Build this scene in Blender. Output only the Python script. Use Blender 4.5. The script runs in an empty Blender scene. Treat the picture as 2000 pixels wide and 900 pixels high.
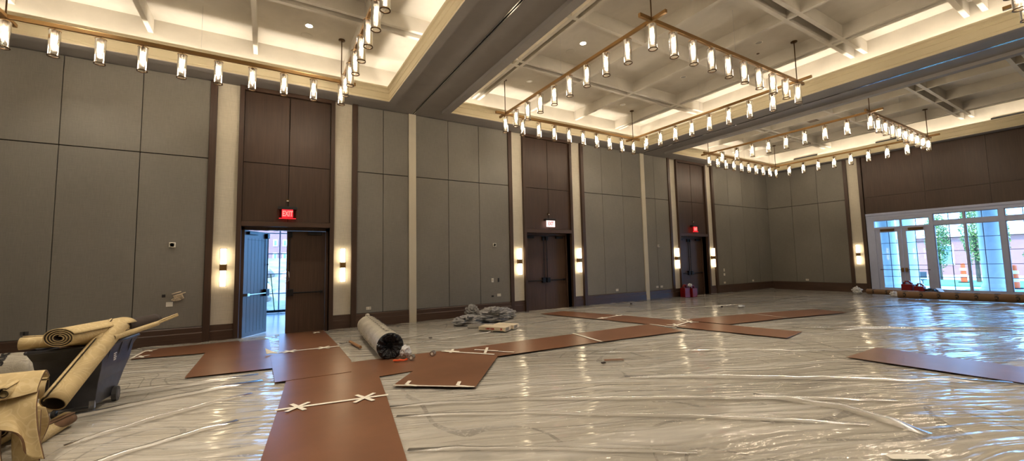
import bpy, math, random
from mathutils import Vector, Matrix, noise
random.seed(7)
S = bpy.context.scene
COL = S.collection
PI = math.pi
W, L = 10.515, 20.92          # long wall plane y=W, far window wall plane x=L
X0, Y0 = -5.6, -5.2           # other two walls
HC, HS, HB = 5.537, 3.838, 0.364
HP, HR = 6.38, 6.10           # coffer panel height, underside of coffer ribs

# ------------------------------------------------------------------ helpers
def org(p):
    v = Vector((0, 0, 0))
    while p is not None:
        v = v + p.location; p = p.parent
    return v

class MB:
    def __init__(s): s.v = []; s.f = []
    def add(s, vs, fs):
        n = len(s.v); s.v += [tuple(v) for v in vs]; s.f += [tuple(i + n for i in f) for f in fs]; return s
    def box(s, x0, x1, y0, y1, z0, z1):
        vs = [(x, y, z) for z in (z0, z1) for y in (y0, y1) for x in (x0, x1)]
        return s.add(vs, [(0, 2, 3, 1), (4, 5, 7, 6), (0, 1, 5, 4), (2, 6, 7, 3), (0, 4, 6, 2), (1, 3, 7, 5)])
    def poly(s, pts): return s.add(pts, [tuple(range(len(pts)))])
    def prism(s, pts, d):
        n = len(pts); d = Vector(d); a = [Vector(p) for p in pts]
        vs = a + [p + d for p in a]
        fs = [tuple(range(n))[::-1], tuple(range(n, 2 * n))]
        fs += [(i, (i + 1) % n, n + (i + 1) % n, n + i) for i in range(n)]
        return s.add(vs, fs)
    def tube(s, p0, p1, r0, r1=None, n=12, caps=True):
        r1 = r0 if r1 is None else r1
        p0, p1 = Vector(p0), Vector(p1); d = (p1 - p0).normalized()
        a = d.orthogonal().normalized(); b = d.cross(a)
        vs = []
        for p, r in ((p0, r0), (p1, r1)):
            vs += [p + (a * math.cos(2 * PI * i / n) + b * math.sin(2 * PI * i / n)) * r for i in range(n)]
        fs = [(i, (i + 1) % n, n + (i + 1) % n, n + i) for i in range(n)]
        if caps: fs += [tuple(range(n))[::-1], tuple(range(n, 2 * n))]
        return s.add(vs, fs)
    def path(s, pts, r, n=8):
        pts = [Vector(p) for p in pts]; vs = []; fs = []
        up = Vector((0, 0, 1))
        for i, p in enumerate(pts):
            d = (pts[min(i + 1, len(pts) - 1)] - pts[max(i - 1, 0)]).normalized()
            a = d.cross(up)
            a = a.normalized() if a.length > .01 else d.orthogonal().normalized()
            b = d.cross(a); rr = r[i] if isinstance(r, (list, tuple)) else r
            vs += [p + (a * math.cos(2 * PI * k / n) + b * math.sin(2 * PI * k / n)) * rr for k in range(n)]
        for i in range(len(pts) - 1):
            fs += [(i * n + k, i * n + (k + 1) % n, (i + 1) * n + (k + 1) % n, (i + 1) * n + k) for k in range(n)]
        fs += [tuple(range(n))[::-1], tuple((len(pts) - 1) * n + k for k in range(n))]
        return s.add(vs, fs)
    def lathe(s, prof, c=(0, 0, 0), n=20):           # prof: (r, z), axis z
        vs = []; fs = []; m = len(prof)
        for r, z in prof:
            vs += [(c[0] + r * math.cos(2 * PI * i / n), c[1] + r * math.sin(2 * PI * i / n), c[2] + z) for i in range(n)]
        for j in range(m - 1):
            fs += [(j * n + i, j * n + (i + 1) % n, (j + 1) * n + (i + 1) % n, (j + 1) * n + i) for i in range(n)]
        return s.add(vs, fs)
    def sphere(s, c, rx, ry, rz, n=12, m=8):
        prof = [(math.sin(PI * k / m), -math.cos(PI * k / m)) for k in range(m + 1)]
        t = MB().lathe(prof, (0, 0, 0), n)
        return s.add([(c[0] + v[0] * rx, c[1] + v[1] * ry, c[2] + v[2] * rz) for v in t.v], t.f)
    def build(s, name, m, parent=None, smooth=False, bevel=0, solid=0, label=None):
        o0 = org(parent)
        me = bpy.data.meshes.new(name)
        me.from_pydata([(v[0] - o0.x, v[1] - o0.y, v[2] - o0.z) for v in s.v], [], s.f)
        me.validate(); me.update()
        if m: me.materials.append(m)
        if smooth:
            for p in me.polygons: p.use_smooth = True
        o = bpy.data.objects.new(name, me); COL.objects.link(o)
        if parent: o.parent = parent
        if solid:
            md = o.modifiers.new('solid', 'SOLIDIFY'); md.thickness = solid; md.offset = -1
        if bevel:
            md = o.modifiers.new('bev', 'BEVEL'); md.width = bevel; md.segments = 2; md.limit_method = 'ANGLE'
        if label: o['label'] = label
        return o

def box(name, m, b, parent=None, **k): return MB().box(*b).build(name, m, parent, **k)
def tag(o, label=None, cat=None, group=None, kind=None):
    if label: o['label'] = label
    if cat: o['category'] = cat
    if group: o['group'] = group
    if kind: o['kind'] = kind
    return o
def empty(name, loc, label=None, cat=None, group=None, kind=None, rz=0):
    o = bpy.data.objects.new(name, None); COL.objects.link(o); o.location = loc; o.rotation_euler = (0, 0, rz)
    o.empty_display_size = .1
    return tag(o, label, cat, group, kind)
def struct(o): o['kind'] = 'structure'; return o
KIDS = {}
def copy_tree(o, parent=None):
    c = o.copy(); COL.objects.link(c)
    if parent: c.parent = parent
    for ch in list(o.children): copy_tree(ch, c)
    return c
def text_mb(txt, size, extr=.0, bold=0):
    cu = bpy.data.curves.new('txt', 'FONT'); cu.body = txt; cu.size = size; cu.extrude = extr; cu.offset = bold
    cu.align_x = 'CENTER'; cu.align_y = 'CENTER'; cu.resolution_u = 3
    o = bpy.data.objects.new('txt', cu); COL.objects.link(o)
    dg = bpy.context.evaluated_depsgraph_get(); me = o.evaluated_get(dg).to_mesh()
    mb = MB(); mb.add([tuple(v.co) for v in me.vertices], [tuple(p.vertices) for p in me.polygons])
    o.evaluated_get(dg).to_mesh_clear()
    bpy.data.objects.remove(o); bpy.data.curves.remove(cu)
    return mb
def xf(mb, fn):
    mb.v = [tuple(fn(*v)) for v in mb.v]; return mb

# ------------------------------------------------------------------ materials
def srgb(c):
    return tuple((x / 12.92 if x <= .04045 else ((x + .055) / 1.055) ** 2.4) for x in [k / 255 for k in c]) + (1,)
class NT:
    def __init__(s, name):
        s.m = bpy.data.materials.new(name); s.m.use_nodes = True; s.t = s.m.node_tree; s.t.nodes.clear()
        s.out = s.n('ShaderNodeOutputMaterial')
    def n(s, t, **k):
        x = s.t.nodes.new(t)
        for a, b in k.items(): setattr(x, a, b)
        return x
    def l(s, a, b): s.t.links.new(a, b)
    def coord(s, scale=(1, 1, 1), rot=(0, 0, 0), kind='Object'):
        tc = s.n('ShaderNodeTexCoord'); mp = s.n('ShaderNodeMapping')
        mp.inputs['Scale'].default_value = scale; mp.inputs['Rotation'].default_value = rot
        s.l(tc.outputs[kind], mp.inputs['Vector']); return mp.outputs['Vector']
    def noise(s, vec, scale, detail=3, rough=.5, dist=0):
        x = s.n('ShaderNodeTexNoise'); x.inputs['Scale'].default_value = scale; x.inputs['Detail'].default_value = detail
        x.inputs['Roughness'].default_value = rough; x.inputs['Distortion'].default_value = dist
        if vec: s.l(vec, x.inputs['Vector'])
        return x.outputs['Fac']
    def ramp(s, fac, stops):
        r = s.n('ShaderNodeValToRGB'); e = r.color_ramp.elements
        while len(e) > 1: e.remove(e[-1])
        e[0].position = stops[0][0]; e[0].color = stops[0][1]
        for p, c in stops[1:]:
            q = e.new(p); q.color = c
        s.l(fac, r.inputs['Fac']); return r.outputs['Color']
    def bump(s, h, strength=.3, dist=.01, nrm=None):
        b = s.n('ShaderNodeBump'); b.inputs['Strength'].default_value = strength; b.inputs['Distance'].default_value = dist
        s.l(h, b.inputs['Height'])
        if nrm: s.l(nrm, b.inputs['Normal'])
        return b.outputs['Normal']
    def math(s, op, a, b=None):
        x = s.n('ShaderNodeMath', operation=op)
        for i, q in enumerate((a, b)):
            if q is None: continue
            if isinstance(q, (int, float)): x.inputs[i].default_value = q
            else: s.l(q, x.inputs[i])
        return x.outputs[0]
    def pr(s, color=None, rough=.5, metal=0, spec=.5, **k):
        p = s.n('ShaderNodeBsdfPrincipled')
        p.inputs['Roughness'].default_value = rough; p.inputs['Metallic'].default_value = metal
        p.inputs['Specular IOR Level'].default_value = spec
        if color is not None:
            if isinstance(color, tuple): p.inputs['Base Color'].default_value = color
            else: s.l(color, p.inputs['Base Color'])
        for a, b in k.items(): p.inputs[a].default_value = b
        s.l(p.outputs[0], s.out.inputs['Surface']); return p
def mul(c, f): return (c[0] * f, c[1] * f, c[2] * f, 1)
def plain(name, c, rough=.5, metal=0, var=.12, scale=6, bump=0, spec=.5, **k):
    t = NT(name); v = t.coord(); c = srgb(c)
    n = t.noise(v, scale, 4)
    p = t.pr(t.ramp(n, [(.3, mul(c, 1 - var)), (.7, mul(c, 1 + var))]), rough, metal, spec, **k)
    if bump: t.l(t.bump(t.noise(v, scale * 8, 3), bump, .004), p.inputs['Normal'])
    return t.m
def m_fabric(name, c):
    t = NT(name); c = srgb(c)
    v = t.coord((1, 1, 1)); a = t.coord((160, 160, 6)); b = t.coord((6, 6, 160))
    n1 = t.noise(a, 1, 2); n2 = t.noise(b, 1, 2); n3 = t.noise(v, .9, 2)
    h = t.math('ADD', n1, n2); s_ = t.math('ADD', t.math('MULTIPLY', h, .35), t.math('MULTIPLY', n3, .3))
    p = t.pr(t.ramp(s_, [(.35, mul(c, .86)), (.65, mul(c, 1.14))]), .85, spec=.25)
    t.l(t.bump(h, .25, .002), p.inputs['Normal']); return t.m
def m_wood(name, c, rough=.38, ax=2):
    t = NT(name); c = srgb(c); sc = [38, 38, 38]; sc[ax] = 1.3
    v = t.coord(tuple(sc)); n = t.noise(v, 1, 5, .6); n2 = t.noise(t.coord((1, 1, 1)), .8, 2)
    s_ = t.math('ADD', t.math('MULTIPLY', n, .7), t.math('MULTIPLY', n2, .3))
    p = t.pr(t.ramp(s_, [(.3, mul(c, .7)), (.5, c), (.72, mul(c, 1.35))]), rough, spec=.4)
    t.l(t.bump(n, .08, .002), p.inputs['Normal']); return t.m
def m_plaster(name, c, amp=.1, scale=1.6, rough=.75):
    t = NT(name); c = srgb(c); v = t.coord()
    n = t.noise(v, scale, 6, .6, .6)
    p = t.pr(t.ramp(n, [(.28, mul(c, 1 - amp)), (.72, mul(c, 1 + amp))]), rough, spec=.3)
    t.l(t.bump(t.noise(v, 9, 5), .12, .004), p.inputs['Normal']); return t.m
def m_emit(name, c, s_):
    t = NT(name); e = t.n('ShaderNodeEmission'); e.inputs[0].default_value = c; e.inputs[1].default_value = s_
    t.l(e.outputs[0], t.out.inputs['Surface']); return t.m
def m_clear(name, tint=(1, 1, 1, 1), body=.0, bodyc=(1, 1, 1, 1), rough=.05, bump=None, trans_body=True, fres=1.45):
    """thin clear sheet: fresnel gloss over see-through, with a share of milky body"""
    t = NT(name)
    tr = t.n('ShaderNodeBsdfTransparent'); tr.inputs[0].default_value = tint
    gl = t.n('ShaderNodeBsdfGlossy'); gl.inputs['Roughness'].default_value = rough
    fr = t.n('ShaderNodeFresnel'); fr.inputs[0].default_value = fres
    base = tr.outputs[0]
    if body:
        d = t.n('ShaderNodeBsdfTranslucent' if trans_body else 'ShaderNodeBsdfDiffuse'); d.inputs[0].default_value = bodyc; dn_ = d
        mx = t.n('ShaderNodeMixShader'); mx.inputs[0].default_value = body
        t.l(tr.outputs[0], mx.inputs[1]); t.l(d.outputs[0], mx.inputs[2]); base = mx.outputs[0]
    if bump:
        nr = bump(t); t.l(nr, gl.inputs['Normal'])
        if body: t.l(nr, dn_.inputs['Normal'])
        t.l(nr, gl.inputs['Normal']); t.l(nr, fr.inputs['Normal'])
    m2 = t.n('ShaderNodeMixShader'); t.l(fr.outputs[0], m2.inputs[0]); t.l(base, m2.inputs[1]); t.l(gl.outputs[0], m2.inputs[2])
    t.l(m2.outputs[0], t.out.inputs['Surface']); return t.m

M = {}
M['fabric'] = m_fabric('panel_fabric', (127, 123, 115))
M['wood'] = m_wood('dark_walnut', (66, 48, 37), .45)
M['wood_h'] = m_wood('dark_walnut_horizontal', (74, 55, 44), .42, 0)
M['wood_hy'] = m_wood('dark_walnut_horizontal_y', (74, 55, 44), .42, 1)
M['doorwood'] = m_wood('door_walnut', (78, 60, 49), .35)
M['gap'] = plain('shadow_gap', (14, 12, 11), .9)
M['linen'] = m_fabric('pilaster_linen', (206, 198, 180))
M['cream'] = m_plaster('strip_paint', (205, 196, 176), .04)
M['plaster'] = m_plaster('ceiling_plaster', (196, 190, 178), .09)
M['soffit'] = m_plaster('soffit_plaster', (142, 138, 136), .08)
M['crown'] = m_plaster('crown_paint', (198, 186, 156), .03)
M['gold'] = plain('brushed_brass', (138, 106, 64), .42, .75, .08, 3)
M['bronze'] = plain('dark_bronze', (88, 66, 42), .4, .8, .1, 5)
M['black'] = plain('black_metal', (18, 18, 20), .35, .3)
M['blackp'] = plain('black_plastic', (24, 24, 26), .5)
M['white'] = plain('white_plastic', (225, 220, 208), .45, 0, .03)
M['chrome'] = plain('satin_steel', (180, 180, 182), .28, .9, .05)
M['frame'] = plain('white_paint_blue_daylight', (176, 184, 212), .4, 0, .03)  # white paint tinted blue: the daylight on it is put into the colour
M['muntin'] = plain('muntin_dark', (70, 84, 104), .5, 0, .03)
M['kraft'] = None
def m_board():
    t = NT('brown_board'); v = t.coord()
    n = t.noise(v, 2.2, 6, .6, .5); n2 = t.noise(v, 60, 3)
    c = srgb((118, 80, 56))
    col = t.ramp(t.noise(v, 2.2, 5, .6), [(.3, mul(c, .86)), (.75, mul(c, 1.16))])
    p = t.pr(col, .32, spec=.45)
    t.l(t.bump(n2, .05, .002, t.bump(t.noise(v, 1.5, 2), .15, .02)), p.inputs['Normal']); return t.m
M['board'] = m_board()
M['tape'] = plain('white_tape', (226, 218, 200), .55, 0, .05, 20)
def m_floor():
    t = NT('patterned_floor_carpet'); v = t.coord()
    base = t.ramp(t.noise(v, 1.3, 4), [(.3, srgb((204, 194, 174))), (.7, srgb((220, 210, 190)))])
    # brushed floral line drawing: contour lines of soft noise, broken into strokes
    a = t.noise(v, .42, 1, .4, .8)
    w = t.math('ABSOLUTE', t.math('SUBTRACT', t.math('FRACT', t.math('MULTIPLY', a, 9)), .5))
    thick = t.math('MULTIPLY', t.noise(v, 1.1, 2), .09)
    line = t.math('LESS_THAN', w, thick)
    brk = t.math('GREATER_THAN', t.noise(v, .75, 2), .47)
    fiber = t.math('GREATER_THAN', t.noise(v, 26, 3), .42)
    k = t.math('MULTIPLY', t.math('MULTIPLY', t.math('MULTIPLY', line, brk), fiber), .6)
    mx = t.n('ShaderNodeMixRGB'); t.l(k, mx.inputs[0]); t.l(base, mx.inputs[1]); mx.inputs[2].default_value = srgb((98, 88, 80))
    p = t.pr(mx.outputs[0], .9, spec=.2); t.l(t.bump(t.noise(v, 220, 2), .3, .003), p.inputs['Normal']); return t.m
M['floor'] = m_floor()
def film_bump(t):
    # fine drag wrinkles, long creases and broad billows of the loose film
    tc = t.n('ShaderNodeTexCoord')
    def mapped(sc, rot, dist):
        nz = t.n('ShaderNodeTexNoise'); nz.inputs['Scale'].default_value = .35; nz.inputs['Detail'].default_value = 2
        t.l(tc.outputs['Object'], nz.inputs['Vector'])
        vm = t.n('ShaderNodeVectorMath', operation='MULTIPLY_ADD'); vm.inputs[1].default_value = (dist,) * 3
        t.l(nz.outputs['Color'], vm.inputs[0]); t.l(tc.outputs['Object'], vm.inputs[2])
        vr = t.n('ShaderNodeVectorRotate', rotation_type='Z_AXIS'); vr.inputs['Angle'].default_value = rot
        mp = t.n('ShaderNodeMapping'); mp.inputs['Scale'].default_value = sc
        t.l(vm.outputs[0], vr.inputs['Vector']); t.l(vr.outputs[0], mp.inputs['Vector']); return mp.outputs[0]
    n1 = t.noise(mapped((.5, 5.5, 1), .42, .9), 1.2, 1.5, .5)
    n2 = t.noise(mapped((1.5, 21, 1), .30, 1.1), 1.1, 2, .5)
    n3 = t.noise(mapped((.8, 1.8, 1), .4, .8), .9, 2, .5)
    ridge = t.math('ABSOLUTE', t.math('SUBTRACT', n1, .5))
    ridge = t.math('POWER', t.math('SUBTRACT', 1, t.math('MULTIPLY', ridge, 2)), 6)
    h = t.math('ADD', t.math('MULTIPLY', ridge, .38), t.math('ADD', t.math('MULTIPLY', n2, .16), t.math('MULTIPLY', n3, .7)))
    return t.bump(h, .85, .024)
def m_film():
    t = NT('polythene_film'); tc = t.n('ShaderNodeTexCoord')
    nz = t.n('ShaderNodeTexNoise'); nz.inputs['Scale'].default_value = .4; nz.inputs['Detail'].default_value = 2; t.l(tc.outputs['Object'], nz.inputs['Vector'])
    vm = t.n('ShaderNodeVectorMath', operation='MULTIPLY_ADD'); vm.inputs[1].default_value = (1.1,) * 3
    t.l(nz.outputs['Color'], vm.inputs[0]); t.l(tc.outputs['Object'], vm.inputs[2])
    vr = t.n('ShaderNodeVectorRotate', rotation_type='Z_AXIS'); vr.inputs['Angle'].default_value = .38; t.l(vm.outputs[0], vr.inputs['Vector'])
    mp = t.n('ShaderNodeMapping'); mp.inputs['Scale'].default_value = (.35, 4.2, 1); t.l(vr.outputs[0], mp.inputs['Vector'])
    st = t.noise(mp.outputs[0], 1, 2, .5)
    body = t.ramp(st, [(.38, (.24,) * 3 + (1,)), (.56, (.40,) * 3 + (1,)), (.70, (.66,) * 3 + (1,))])
    tr = t.n('ShaderNodeBsdfTransparent'); tr.inputs[0].default_value = (.97, .96, .95, 1)
    d = t.n('ShaderNodeBsdfDiffuse'); d.inputs[0].default_value = srgb((226, 220, 208)); t.l(t.bump(st, .4, .02), d.inputs['Normal'])
    m1 = t.n('ShaderNodeMixShader'); t.l(body, m1.inputs[0]); t.l(tr.outputs[0], m1.inputs[1]); t.l(d.outputs[0], m1.inputs[2])
    nr = film_bump(t)
    gl = t.n('ShaderNodeBsdfGlossy'); gl.inputs['Roughness'].default_value = .08; fr = t.n('ShaderNodeFresnel'); fr.inputs[0].default_value = 1.55
    t.l(nr, gl.inputs['Normal']); t.l(nr, fr.inputs['Normal'])
    m2 = t.n('ShaderNodeMixShader'); t.l(fr.outputs[0], m2.inputs[0]); t.l(m1.outputs[0], m2.inputs[1]); t.l(gl.outputs[0], m2.inputs[2])
    t.l(m2.outputs[0], t.out.inputs['Surface']); return t.m
M['film'] = m_film()
M['filmfold'] = m_clear('polythene_fold', (.95, .94, .92, 1), .42, srgb((205, 197, 184)), .22, None, False, 1.3)
M['glass'] = m_clear('window_glass', (.95, .98, 1, 1), 0, rough=.02)
def shade_bump(t):
    return t.bump(t.noise(t.coord((70, 70, 9)), 1, 2), .6, .006)
M['shade'] = m_clear('ribbed_lamp_glass', (.96, .92, .85, 1), .12, (.97, .90, .76, 1), .08, shade_bump, True, 1.5)
WARM = (1.0, .86, .69, 1)
M['bulb'] = m_emit('lit_bulb', WARM, 48)
M['sconce'] = m_emit('lit_sconce_glass', (1, .80, .52, 1), 4)
M['downlit'] = m_emit('lit_downlight', (1, .86, .68, 1), 45)
M['exitred'] = m_emit('lit_exit_red', (1, .015, .02, 1), 1.6)
M['exitwhite'] = m_emit('lit_exit_pale', (1, .62, .55, 1), 1.2)
M['exitdim'] = m_emit('lit_exit_letters', (1, .20, .16, 1), .9)
M['exitpanel'] = m_clear('exit_panel_clear', (.8, .5, .48, 1), .25, (.5, .12, .1, 1), .1)
def m_carpet(name, c, c2):
    t = NT(name); v = t.coord(); c = srgb(c); c2 = srgb(c2)
    a = t.noise(v, 5, 1, .4, 1.2)
    w = t.math('ABSOLUTE', t.math('SUBTRACT', t.math('FRACT', t.math('MULTIPLY', a, 7)), .5))
    k = t.math('MULTIPLY', t.math('LESS_THAN', w, .12), .28)
    mx = t.n('ShaderNodeMixRGB'); t.l(k, mx.inputs[0])
    t.l(t.ramp(t.noise(v, 9, 3), [(.3, mul(c, .88)), (.7, mul(c, 1.1))]), mx.inputs[1]); mx.inputs[2].default_value = c2
    p = t.pr(mx.outputs[0], .95, spec=.15); t.l(t.bump(t.noise(v, 300, 2), .4, .002), p.inputs['Normal']); return t.m
M['carpet'] = m_carpet('rolled_carpet', (190, 168, 124), (218, 200, 160))
M['backing'] = plain('carpet_backing', (104, 76, 50), .9, 0, .2, 12)
M['backdark'] = plain('carpet_underside', (52, 42, 34), .9)
M['bin'] = plain('scuffed_black_bin', (50, 50, 54), .40, 0, .55, 5, .15)
M['wrap'] = None
def m_wrap():
    t = NT('white_roll_wrap'); v = t.coord()
    col = t.ramp(t.noise(v, 3, 5, .6), [(.3, srgb((168, 160, 142))), (.7, srgb((206, 198, 180)))])
    p = t.pr(col, .35); t.l(t.bump(t.noise(t.coord((5, 9, 9)), 1, 5, .6, 1.0), .9, .035), p.inputs['Normal']); return t.m
M['wrap'] = m_wrap()
def m_crinkle(name, c, rough, sc, st):
    t = NT(name); v = t.coord(); c = srgb(c)
    vo = t.n('ShaderNodeTexVoronoi', feature='DISTANCE_TO_EDGE'); vo.inputs['Scale'].default_value = sc; t.l(v, vo.inputs['Vector'])
    h = t.math('ADD', vo.outputs['Distance'], t.noise(v, sc * 1.5, 4))
    p = t.pr(t.ramp(t.noise(v, sc, 3), [(.3, mul(c, .8)), (.7, mul(c, 1.2))]), rough); t.l(t.bump(h, st, .04), p.inputs['Normal']); return t.m
M['blackfilm'] = m_crinkle('black_crinkled_film', (26, 26, 29), .2, 14, .9)
M['heap'] = m_clear('crumpled_clear_film', (.92, .92, .92, 1), .62, srgb((236, 232, 226)), .14,
                    lambda t: t.bump(t.noise(t.coord((1, 1, 2)), 12, 5, .65, 2.5), 1, .05), False, 1.5)
M['paperw'] = m_crinkle('crumpled_white_film', (215, 214, 212), .4, 18, .7)
M['carton'] = plain('white_carton', (222, 206, 178), .6, 0, .05)
M['redink'] = plain('red_print', (176, 40, 30), .6)
M['ink'] = plain('black_print', (22, 20, 20), .6)
M['greyink'] = plain('grey_print', (96, 92, 90), .6)
M['kraft'] = m_plaster('kraft_paper_roll', (122, 94, 68), .1, 3, .6)
M['cardb'] = plain('brown_cardboard_tube', (150, 108, 66), .7)
M['redcan'] = plain('red_can_plastic', (128, 16, 16), .35, 0, .1)
M['orange'] = plain('orange_plastic', (226, 84, 30), .5)
M['tin'] = plain('aluminium', (190, 190, 188), .25, .95)
M['rubber'] = plain('grey_rubber', (70, 68, 66), .7)
M['mirror'] = plain('track_aluminium', (200, 200, 205), .12, 1.0, .02)

# ------------------------------------------------------------------ floor
struct(MB().box(X0 - .2, L + .2, Y0 - .2, W + .38, -.12, 0).build('floor', M['floor']))

def film_z(x, y):
    z = .012 + .008 * noise.noise(Vector((x * .9, y * 1.6, 3.1))) + .006 * noise.noise(Vector((x * 2.3 + 7, y * 5.1, 1.1)))
    e = W - .16 - y                                       # turned up a little along the wall
    if e < .5: z += .035 * (1 - e / .5) * (1 + .8 * noise.noise(Vector((x * 3, 2, 9))))
    return max(.005, z)
def near_board(x, y):
    for k, P in BOARDS.items():
        if k in under: continue
        xs_ = [p[0] for p in P]; ys_ = [p[1] for p in P]
        if min(xs_) - .2 < x < max(xs_) + .2 and min(ys_) - .2 < y < max(ys_) + .2:
            cx_, cy_ = sum(xs_) / len(P), sum(ys_) / len(P)
            if in_poly(cx_ + (x - cx_) * .9, cy_ + (y - cy_) * .9, P): return True
    return False
def in_poly(x, y, P):
    c = False; n = len(P)
    for i in range(n):
        x1, y1 = P[i]; x2, y2 = P[(i + 1) % n]
        if (y1 > y) != (y2 > y) and x < (x2 - x1) * (y - y1) / (y2 - y1) + x1: c = not c
    return c

BOARDS = {   # each 4x8 ft sheet of floor board: outline on the floor
 'A': [(-1.92, 9.40), (-1.92, 10.33), (-.42, 10.30), (-.42, 9.16)],
 'B': [(-.92, 7.29), (.16, 7.17), (.10, 10.06), (-.86, 10.12)],
 'C1': [(.30, 10.66), (1.20, 10.62), (1.21, 8.28), (.24, 8.32)],
 'C2': [(.10, 8.34), (.14, 6.26), (1.07, 6.23), (1.19, 6.95), (1.21, 8.29)],
 'D1': [(.33, 6.85), (.14, 5.06), (1.22, 4.89), (1.50, 6.85)],
 'D2': [(.14, 5.05), (-.14, 2.60), (.84, 2.45), (1.22, 4.88)],
 'E': [(1.46, 6.86), (2.80, 6.80), (3.20, 5.80), (1.34, 5.78)],
 'F': [(1.37, 5.20), (2.19, 4.56), (3.29, 5.95), (2.56, 6.70)],
 'G': [(2.60, 6.76), (5.45, 6.68), (5.31, 5.73), (3.10, 5.86)],
 'H': [(5.45, 6.68), (7.58, 6.61), (7.49, 5.54), (5.31, 5.73)],
 'I': [(6.83, 9.83), (7.73, 9.94), (8.33, 8.14), (7.34, 8.00)],
 'J': [(7.34, 8.00), (8.33, 8.14), (8.72, 6.28), (7.78, 6.07)],
 'K': [(7.78, 6.07), (8.72, 6.28), (9.16, 4.12), (8.25, 3.97)],
 'L': [(8.74, 6.60), (11.02, 6.18), (10.90, 5.21), (8.93, 5.50)],
 'M': [(11.02, 6.18), (13.26, 5.60), (13.08, 4.78), (10.90, 5.21)],
 'N': [(7.36, 2.75), (8.48, 2.75), (8.42, .30), (7.45, .30)],
 'P': [(8.52, 2.30), (8.50, 1.45), (10.6, 1.35), (10.62, 2.20)],
}
BL = {
 'A': 'brown floor protection board along the wall left of the open door, behind the black bin',
 'B': 'brown board left of the open doorway path, corner near the black bin',
 'C1': 'brown board at the sill of the open door, nearest that door',
 'C2': 'brown board just in front of the open door, with a lifted torn paper scrap at its seam',
 'D1': 'brown board between the door boards and the taped seam with two white crosses in the foreground',
 'D2': 'nearest brown board, cut off by the bottom edge of the picture',
 'E': 'brown board running right from below the black end of the wrapped roll',
 'F': 'diagonal brown board with scuffed dusty surface lying across the others',
 'G': 'long brown board right of the diagonal board, in front of the carton',
 'H': 'brown board past the plain white tape strip, pointing at the crossed boards',
 'I': 'brown board starting below the middle double door',
 'J': 'brown board second from the middle double door, between two taped seams',
 'K': 'brown board ending in the open floor toward the camera, right of the taped junction',
 'L': 'dark brown board running right from the taped junction in mid room',
 'M': 'farthest brown board, running toward the windows',
 'N': 'brown board at the right edge of the picture, washed with blue window light',
 'P': 'board under the clear film behind the right edge board, nearly hidden by blue glare',
}
under = ('P',)
levels = {'A': 0, 'B': 1, 'C1': 2, 'C2': 2, 'D1': 1, 'D2': 1, 'E': 0, 'F': 2, 'G': 1, 'H': 1, 'I': 0, 'J': 0, 'K': 0, 'L': 1, 'M': 1, 'N': 0}
for k, P in BOARDS.items():
    z = .002 if k in under else .026 + .005 * levels[k]
    o = MB().prism([(x, y, z) for x, y in P], (0, 0, .004)).build('floor_board', M['board'])
    tag(o, BL[k], 'floor board', 'brown boards laid on the floor')

# the clear film over the floor: one sheet laid wall to wall, denser mesh near the camera
def film():
    xs = []; x = X0 + .05
    while x < L - .06: xs.append(x); x += .07 if x < 12 else .12
    ys = []; y = Y0 + .1
    while y < W - .10: ys.append(y); y += .06 if y > .5 else .3
    ys.append(W - .05)
    n = len(xs); vs = []; fs = []
    for y in ys:
        for x in xs: vs.append((x, y, min(film_z(x, y), .022 if near_board(x, y) else .06)))
    for j in range(len(ys) - 1):
        for i in range(n - 1): fs.append((j * n + i, j * n + i + 1, (j + 1) * n + i + 1, (j + 1) * n + i))
    return MB().add(vs, fs)
sheet = tag(film().build('plastic_sheet', M['film'], smooth=True),
            'clear wrinkled plastic film covering the whole floor wall to wall', 'plastic sheet')
# doubled-over folds of the film: long low flattened ridges
def fold(pts, w, h, zoff=.0):
    P = [Vector((p[0], p[1], 0)) for p in pts]; Q = []
    for i in range(len(P) - 1):
        for t in range(10): Q.append(P[i].lerp(P[i + 1], t / 10))
    Q.append(P[-1]); mb = MB(); vs = []; fs = []; K = 7
    for i, p in enumerate(Q):
        d = (Q[min(i + 1, len(Q) - 1)] - Q[max(i - 1, 0)]).normalized(); s_ = Vector((-d.y, d.x, 0))
        p = p + s_ * .03 * noise.noise(Vector((p.x * 1.7, p.y * 1.7, 4)))
        ww = w * (1 + .35 * noise.noise(Vector((p.x * 1.2, p.y, 8)))); e = min(1, i / 4, (len(Q) - 1 - i) / 4)
        for k in range(K):
            a = k / (K - 1) * 2 - 1; q = p + s_ * a * ww
            vs.append((q.x, q.y, .026 + zoff + h * (1 - a * a) * e * (1 + .4 * noise.noise(Vector((q.x * 4, q.y * 4, 1))))))
    for i in range(len(Q) - 1):
        for k in range(K - 1): fs.append((i * K + k, i * K + k + 1, (i + 1) * K + k + 1, (i + 1) * K + k))
    mb.add(vs, fs); return mb.build('fold', M['filmfold'], sheet, smooth=True)
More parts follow.
